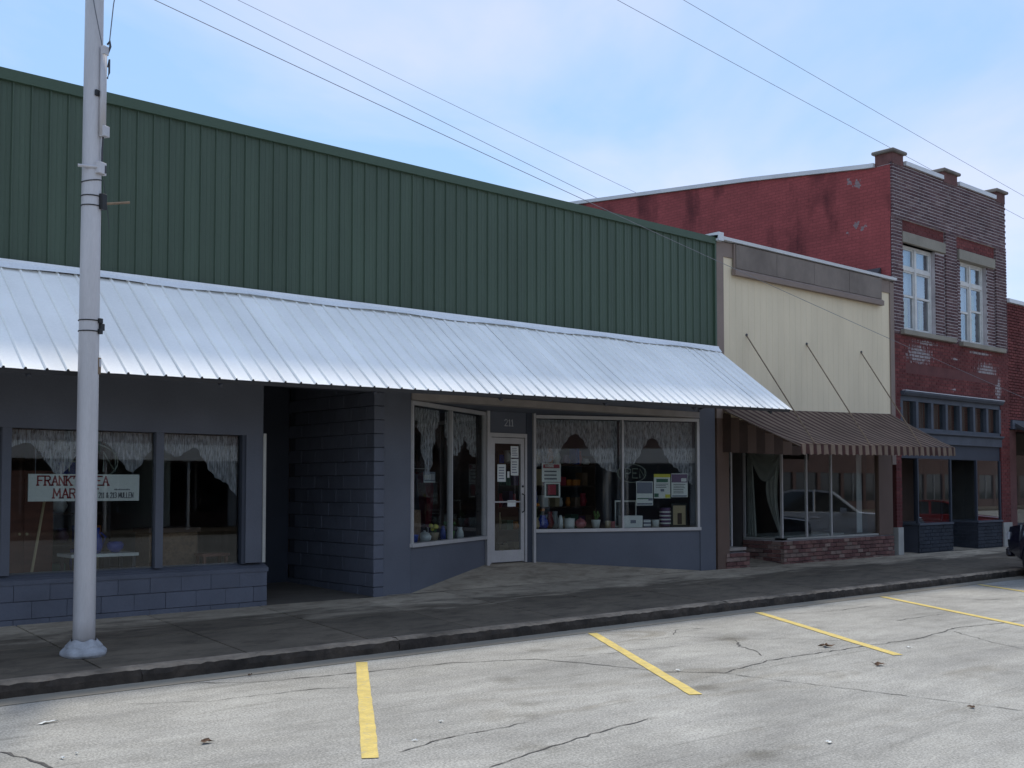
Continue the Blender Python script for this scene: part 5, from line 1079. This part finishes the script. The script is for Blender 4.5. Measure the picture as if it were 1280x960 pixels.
def vehicle(name, loc, label, body, lower, pickup=False):
    o = thing(name, (0, 0, 0), label, 'pickup truck' if pickup else 'car')
    if pickup:
        L2, hw, W = 2.75, .96, (1.75, -1.75); key = [(2.75, .55, .95), (2.68, .45, 1.06), (2.2, .3, 1.12), (1.3, .3, 1.17), (.9, .3, 1.2), (-.9, .3, 1.2), (-2.6, .34, 1.2), (-2.75, .45, 1.16)]
        cab = [(1.05, 1.17), (.35, 1.74), (-.1, 1.80), (-.75, 1.80), (-1.0, 1.74), (-1.12, 1.17)]
    else:
        L2, hw, W = 2.3, .88, (1.45, -1.35); key = [(2.3, .45, .72), (2.22, .3, .84), (1.7, .24, .93), (.95, .24, 1.0), (.6, .24, 1.02), (-1.2, .24, 1.03), (-2.1, .28, 1.0), (-2.3, .42, .9)]
        cab = [(1.0, .98), (.2, 1.40), (-.2, 1.45), (-.9, 1.43), (-1.25, 1.32), (-1.75, 1.01)]
    xs = sorted(set([k[0] for k in key]+[c+d for c in W for d in (-.42, -.4, -.33, -.22, -.1, 0, .1, .22, .33, .4, .42)]), reverse=True)
    def interp(x, j):
        for a, b in zip(key[:-1], key[1:]):
            if b[0] <= x <= a[0]: t = (a[0]-x)/(a[0]-b[0]); return lerp(a[j], b[j], t)
    ar = arch(xs, W); st = []
    for x, b in zip(xs, ar):
        zt = interp(x, 2); zb = min(max(b, interp(x, 1)), zt-.12); e = (abs(x)/L2); w_ = hw*(1-.09*max(0, (e-.8)/.2)**2)
        st.append((x, w_, zb, zt, .04))
    mb = MB(); loft(mb, st); bd = mb.build('body', body, o, smooth=False)
    if lower:
        bd.data.materials.append(MATS[lower])
        for p in bd.data.polygons:
            if p.center.z < (.86 if pickup else .7): p.material_index = 1
    # cabin glass and roof
    pts = cab; mb = MB(); w0, w1 = hw-.07, hw-.24; zmin = pts[0][1]; zmax = max(p[1] for p in pts)
    def wy(z): return lerp(w0, w1, (z-zmin)/(zmax-zmin))
    n = len(pts); mb.add([(x, wy(z), z) for x, z in pts]+[(x, -wy(z), z) for x, z in pts], [tuple(range(n)), tuple(range(n, 2*n))[::-1]]+[(i, i+1, n+i+1, n+i) for i in range(n-1)]); mb.build('cabin_glass', 'car_glass', o)
    mb = MB(); rp_ = pts[1:-1] if not pickup else pts[1:-1]
    k = len(rp_); mb.add([(x, wy(z)+.012, z+.012) for x, z in rp_]+[(x, -wy(z)-.012, z+.012) for x, z in rp_]+[(x, wy(z)+.012, z-.05) for x, z in rp_]+[(x, -wy(z)-.012, z-.05) for x, z in rp_],
        [(i, i+1, k+i+1, k+i) for i in range(k-1)]+[(i, i+1, 2*k+i+1, 2*k+i) for i in range(k-1)]+[(k+i, k+i+1, 3*k+i+1, 3*k+i) for i in range(k-1)]); mb.build('roof', body, o)
    for s in (-1, 1):
        for (p, q) in ((pts[0], pts[1]), (pts[-1], pts[-2])): MB().tube([(p[0], s*(wy(p[1])+.005), p[1]), (q[0], s*(wy(q[1])+.005), q[1])], .04, 6).build('pillar', body, o)
        mid = -.15 if pickup else -.3; MB().tube([(mid, s*(w0+.003), zmin), (mid, s*(w1+.003), zmax-.02)], .035, 6).build('pillar', body, o)
        for c in W: wheel(o, c, s*(hw-.10), .37 if pickup else .33, .24, s)
        zl = .86 if pickup else .72
        B(L2-.10, L2-.02, s*.78-.14, s*.78+.14, zl-.09, zl+.07).build('headlight', 'lamp_lens', o); B(-L2, -L2+.06, s*.78-.10, s*.78+.10, zl, zl+.18).build('tail_light', 'tail_lens', o)
        B(.55, .72, s*(hw+.02)-.0, s*(hw+.02)+s*.16, zmin, zmin+.14).build('mirror', body, o)
        MB().tube([(.0, s*(hw+.012), zmin-.14), (-.22 if s else 0, s*(hw+.012), zmin-.14)], .014, 5).build('door_handle', 'chrome' if pickup else body, o)
    MB().box(L2-.06, L2+.09, -hw*.93, hw*.93, .40, .60).build('bumper', lower or body, o, bevel=.04); MB().box(-L2-.09, -L2+.05, -hw*.93, hw*.93, .42, .6).build('bumper', 'chrome' if pickup else body, o, bevel=.04)
    MB().box(L2-.04, L2+.005, -.55, .55, .64, .82).build('grille', 'black', o)
    if pickup:
        bed = MB(); bed.box(-2.72, -1.15, hw-.10, hw-.01, 1.2, 1.24); bed.box(-2.72, -1.15, -hw+.01, -hw+.10, 1.2, 1.24); bed.box(-2.74, -2.66, -hw+.05, hw-.05, 1.16, 1.24); bed.build('bed_rail', body, o)
        B(-2.64, -1.2, -hw+.12, hw-.12, 1.205, 1.212).build('bed_floor', 'black', o)
    o.location = loc; o.rotation_euler = (0, 0, math.atan2(HD.y, HD.x)); ORG[o.name] = Vector(loc); return o
vehicle('parked_truck', (22.95, -5.18, 0), 'dark navy truck nosing in at the right edge with its front wheel at the kerb', 'navy_body', None, True)
vehicle('parked_pickup', (27.75, -4.75, 0), 'silver-white pickup truck seen mirrored in the cream shop window', 'white_body', None, True)
vehicle('parked_car', (34.6, -4.75, 0), 'red car seen mirrored in the show windows of the brick building', 'red_body', None)

# ------------------------------------------------------------------ far side of the street: what the shop windows reflect
def far_building(x0, x1, h, m, label, canopy):
    o = thing('far_building', ((x0+x1)/2, -32, 0), label, 'building')
    B(x0, x1, -46, -32.4, 0, h-.4).build('hall', m, o); B(x0, x1, -32.4, -32.1, 2.9, h).build('front_wall', m, o); B(x0, x1, -32.45, -31.95, h, h+.15).build('coping', 'white_coping', o)
    n = max(2, int((x1-x0)/3)); 
    for k in range(n+1):
        xx = lerp(x0+.2, x1-.2, k/n); B(xx-.2, xx+.2, -32.4, -32.05, .1, 2.9).build('pier', 'opp_white' if canopy else m, o)
    for k in range(n):
        a, b = lerp(x0+.2, x1-.2, k/n)+.2, lerp(x0+.2, x1-.2, (k+1)/n)-.2
        B(a, b, -32.35, -32.1, .1, .8).build('bulkhead', m, o); wd = B(a, b, -32.2, -32.15, .8, 2.9).build('window', 'car_glass', o)
        B((a+b)/2-.04, (a+b)/2+.04, -32.14, -32.1, .8, 2.9).build('mullion', 'aluminium', wd)
    if canopy:
        B(x0, x1, -32.1, -29.2, 3.15, 3.3).build('canopy', 'opp_white', o); B(x0, x1, -29.25, -29.1, 2.95, 3.6).build('canopy_fascia', 'opp_white', o)
        for k in range(n+1):
            xx = lerp(x0+.3, x1-.3, k/n); MB().tube([(xx, -29.3, .15), (xx, -29.3, 3.15)], .06, 8).build('canopy_post', 'opp_white', o)
    return o
far_building(-2, 16, 5.6, 'opp_brick', 'brick shop with a white canopy mirrored in the flea market window', True)
far_building(16.3, 34, 6.4, 'opp_brick', 'second brick shop with a white canopy mirrored in the window right of the shop door', True)
far_building(34.4, 60, 9.0, 'opp_brick', 'tall brick building mirrored in the cream shop window', False)
far_building(60.4, 110, 10.5, 'opp_brick', 'tallest brick building mirrored in the brick building show windows', False)

# ------------------------------------------------------------------ litter
def scrap(px, py, sx, sy, m, label, cat='litter', crumple=.012):
    c = unproj(px, py, 2, 0); mb = MB(); a = random.uniform(0, 3.1)
    def fn(u, v):
        x, y = .75*(u-.5)*sx*(1+.5*math.sin(v*5+a)), (v-.5)*sy*(1+.4*math.cos(u*4+a)); return (c.x+x*math.cos(a)-y*math.sin(a), c.y+x*math.sin(a)+y*math.cos(a), .008+crumple*abs(math.sin(u*5+a)*math.cos(v*4)))
    mb.grid(fn, 4, 3); o = mb.build('litter', m, org=(c.x, c.y, 0)); tag(o, label, cat, 'litter on the road')
scrap(60, 904, .16, .05, 'paper', 'long white paper scrap on the road below the pole'); scrap(78, 949, .07, .03, 'paper', 'small white scrap near the bottom left corner of the road'); scrap(96, 943, .05, .02, 'paper', 'tiny white sliver beside the small scrap at bottom left')
scrap(229, 846, .08, .06, 'paper', 'white crumpled scrap in the gutter right of the pole', crumple=.03); scrap(312, 845, .05, .04, 'dead_leaf', 'dark leaf in the gutter right of the pole', 'leaf', .02)
scrap(258, 929, .10, .06, 'dead_leaf', 'black curled leaf on the road left of the nearest yellow line', 'leaf', .03); scrap(1032, 809, .18, .12, 'dead_leaf', 'brown leaf pile beside the end of the third yellow line', 'leaf', .04)
scrap(1099, 832, .14, .10, 'dead_leaf', 'brown curled leaf on the road below the third yellow line', 'leaf', .03); scrap(1136, 810, .09, .05, 'paper', 'white paper scrap at the end of the third yellow line'); scrap(848, 839, .09, .04, 'paper', 'white scrap lying on the second yellow line')
scrap(1036, 929, .06, .04, 'paper', 'white scrap on the open road at lower right'); scrap(1214, 885, .07, .05, 'dead_leaf', 'dark bit of leaf at the right along the long crack', 'leaf', .02); scrap(519, 927, .05, .03, 'paper', 'tiny white scrap right of the nearest yellow line')
scrap(551, 903, .06, .03, 'paper', 'white sliver on the road between the two near yellow lines')
c = unproj(690, 786, 2, .02); o = MB().grid(lambda u, v: (c.x+.4*(u-.5), c.y+.10*(v-.5), .02+.05*abs(math.sin(u*9)*math.sin(v*6+1))), 8, 4).build('litter', 'rust', org=(c.x, c.y, 0)); tag(o, 'clump of dried leaves caught against the kerb', 'leaf', 'litter on the road')
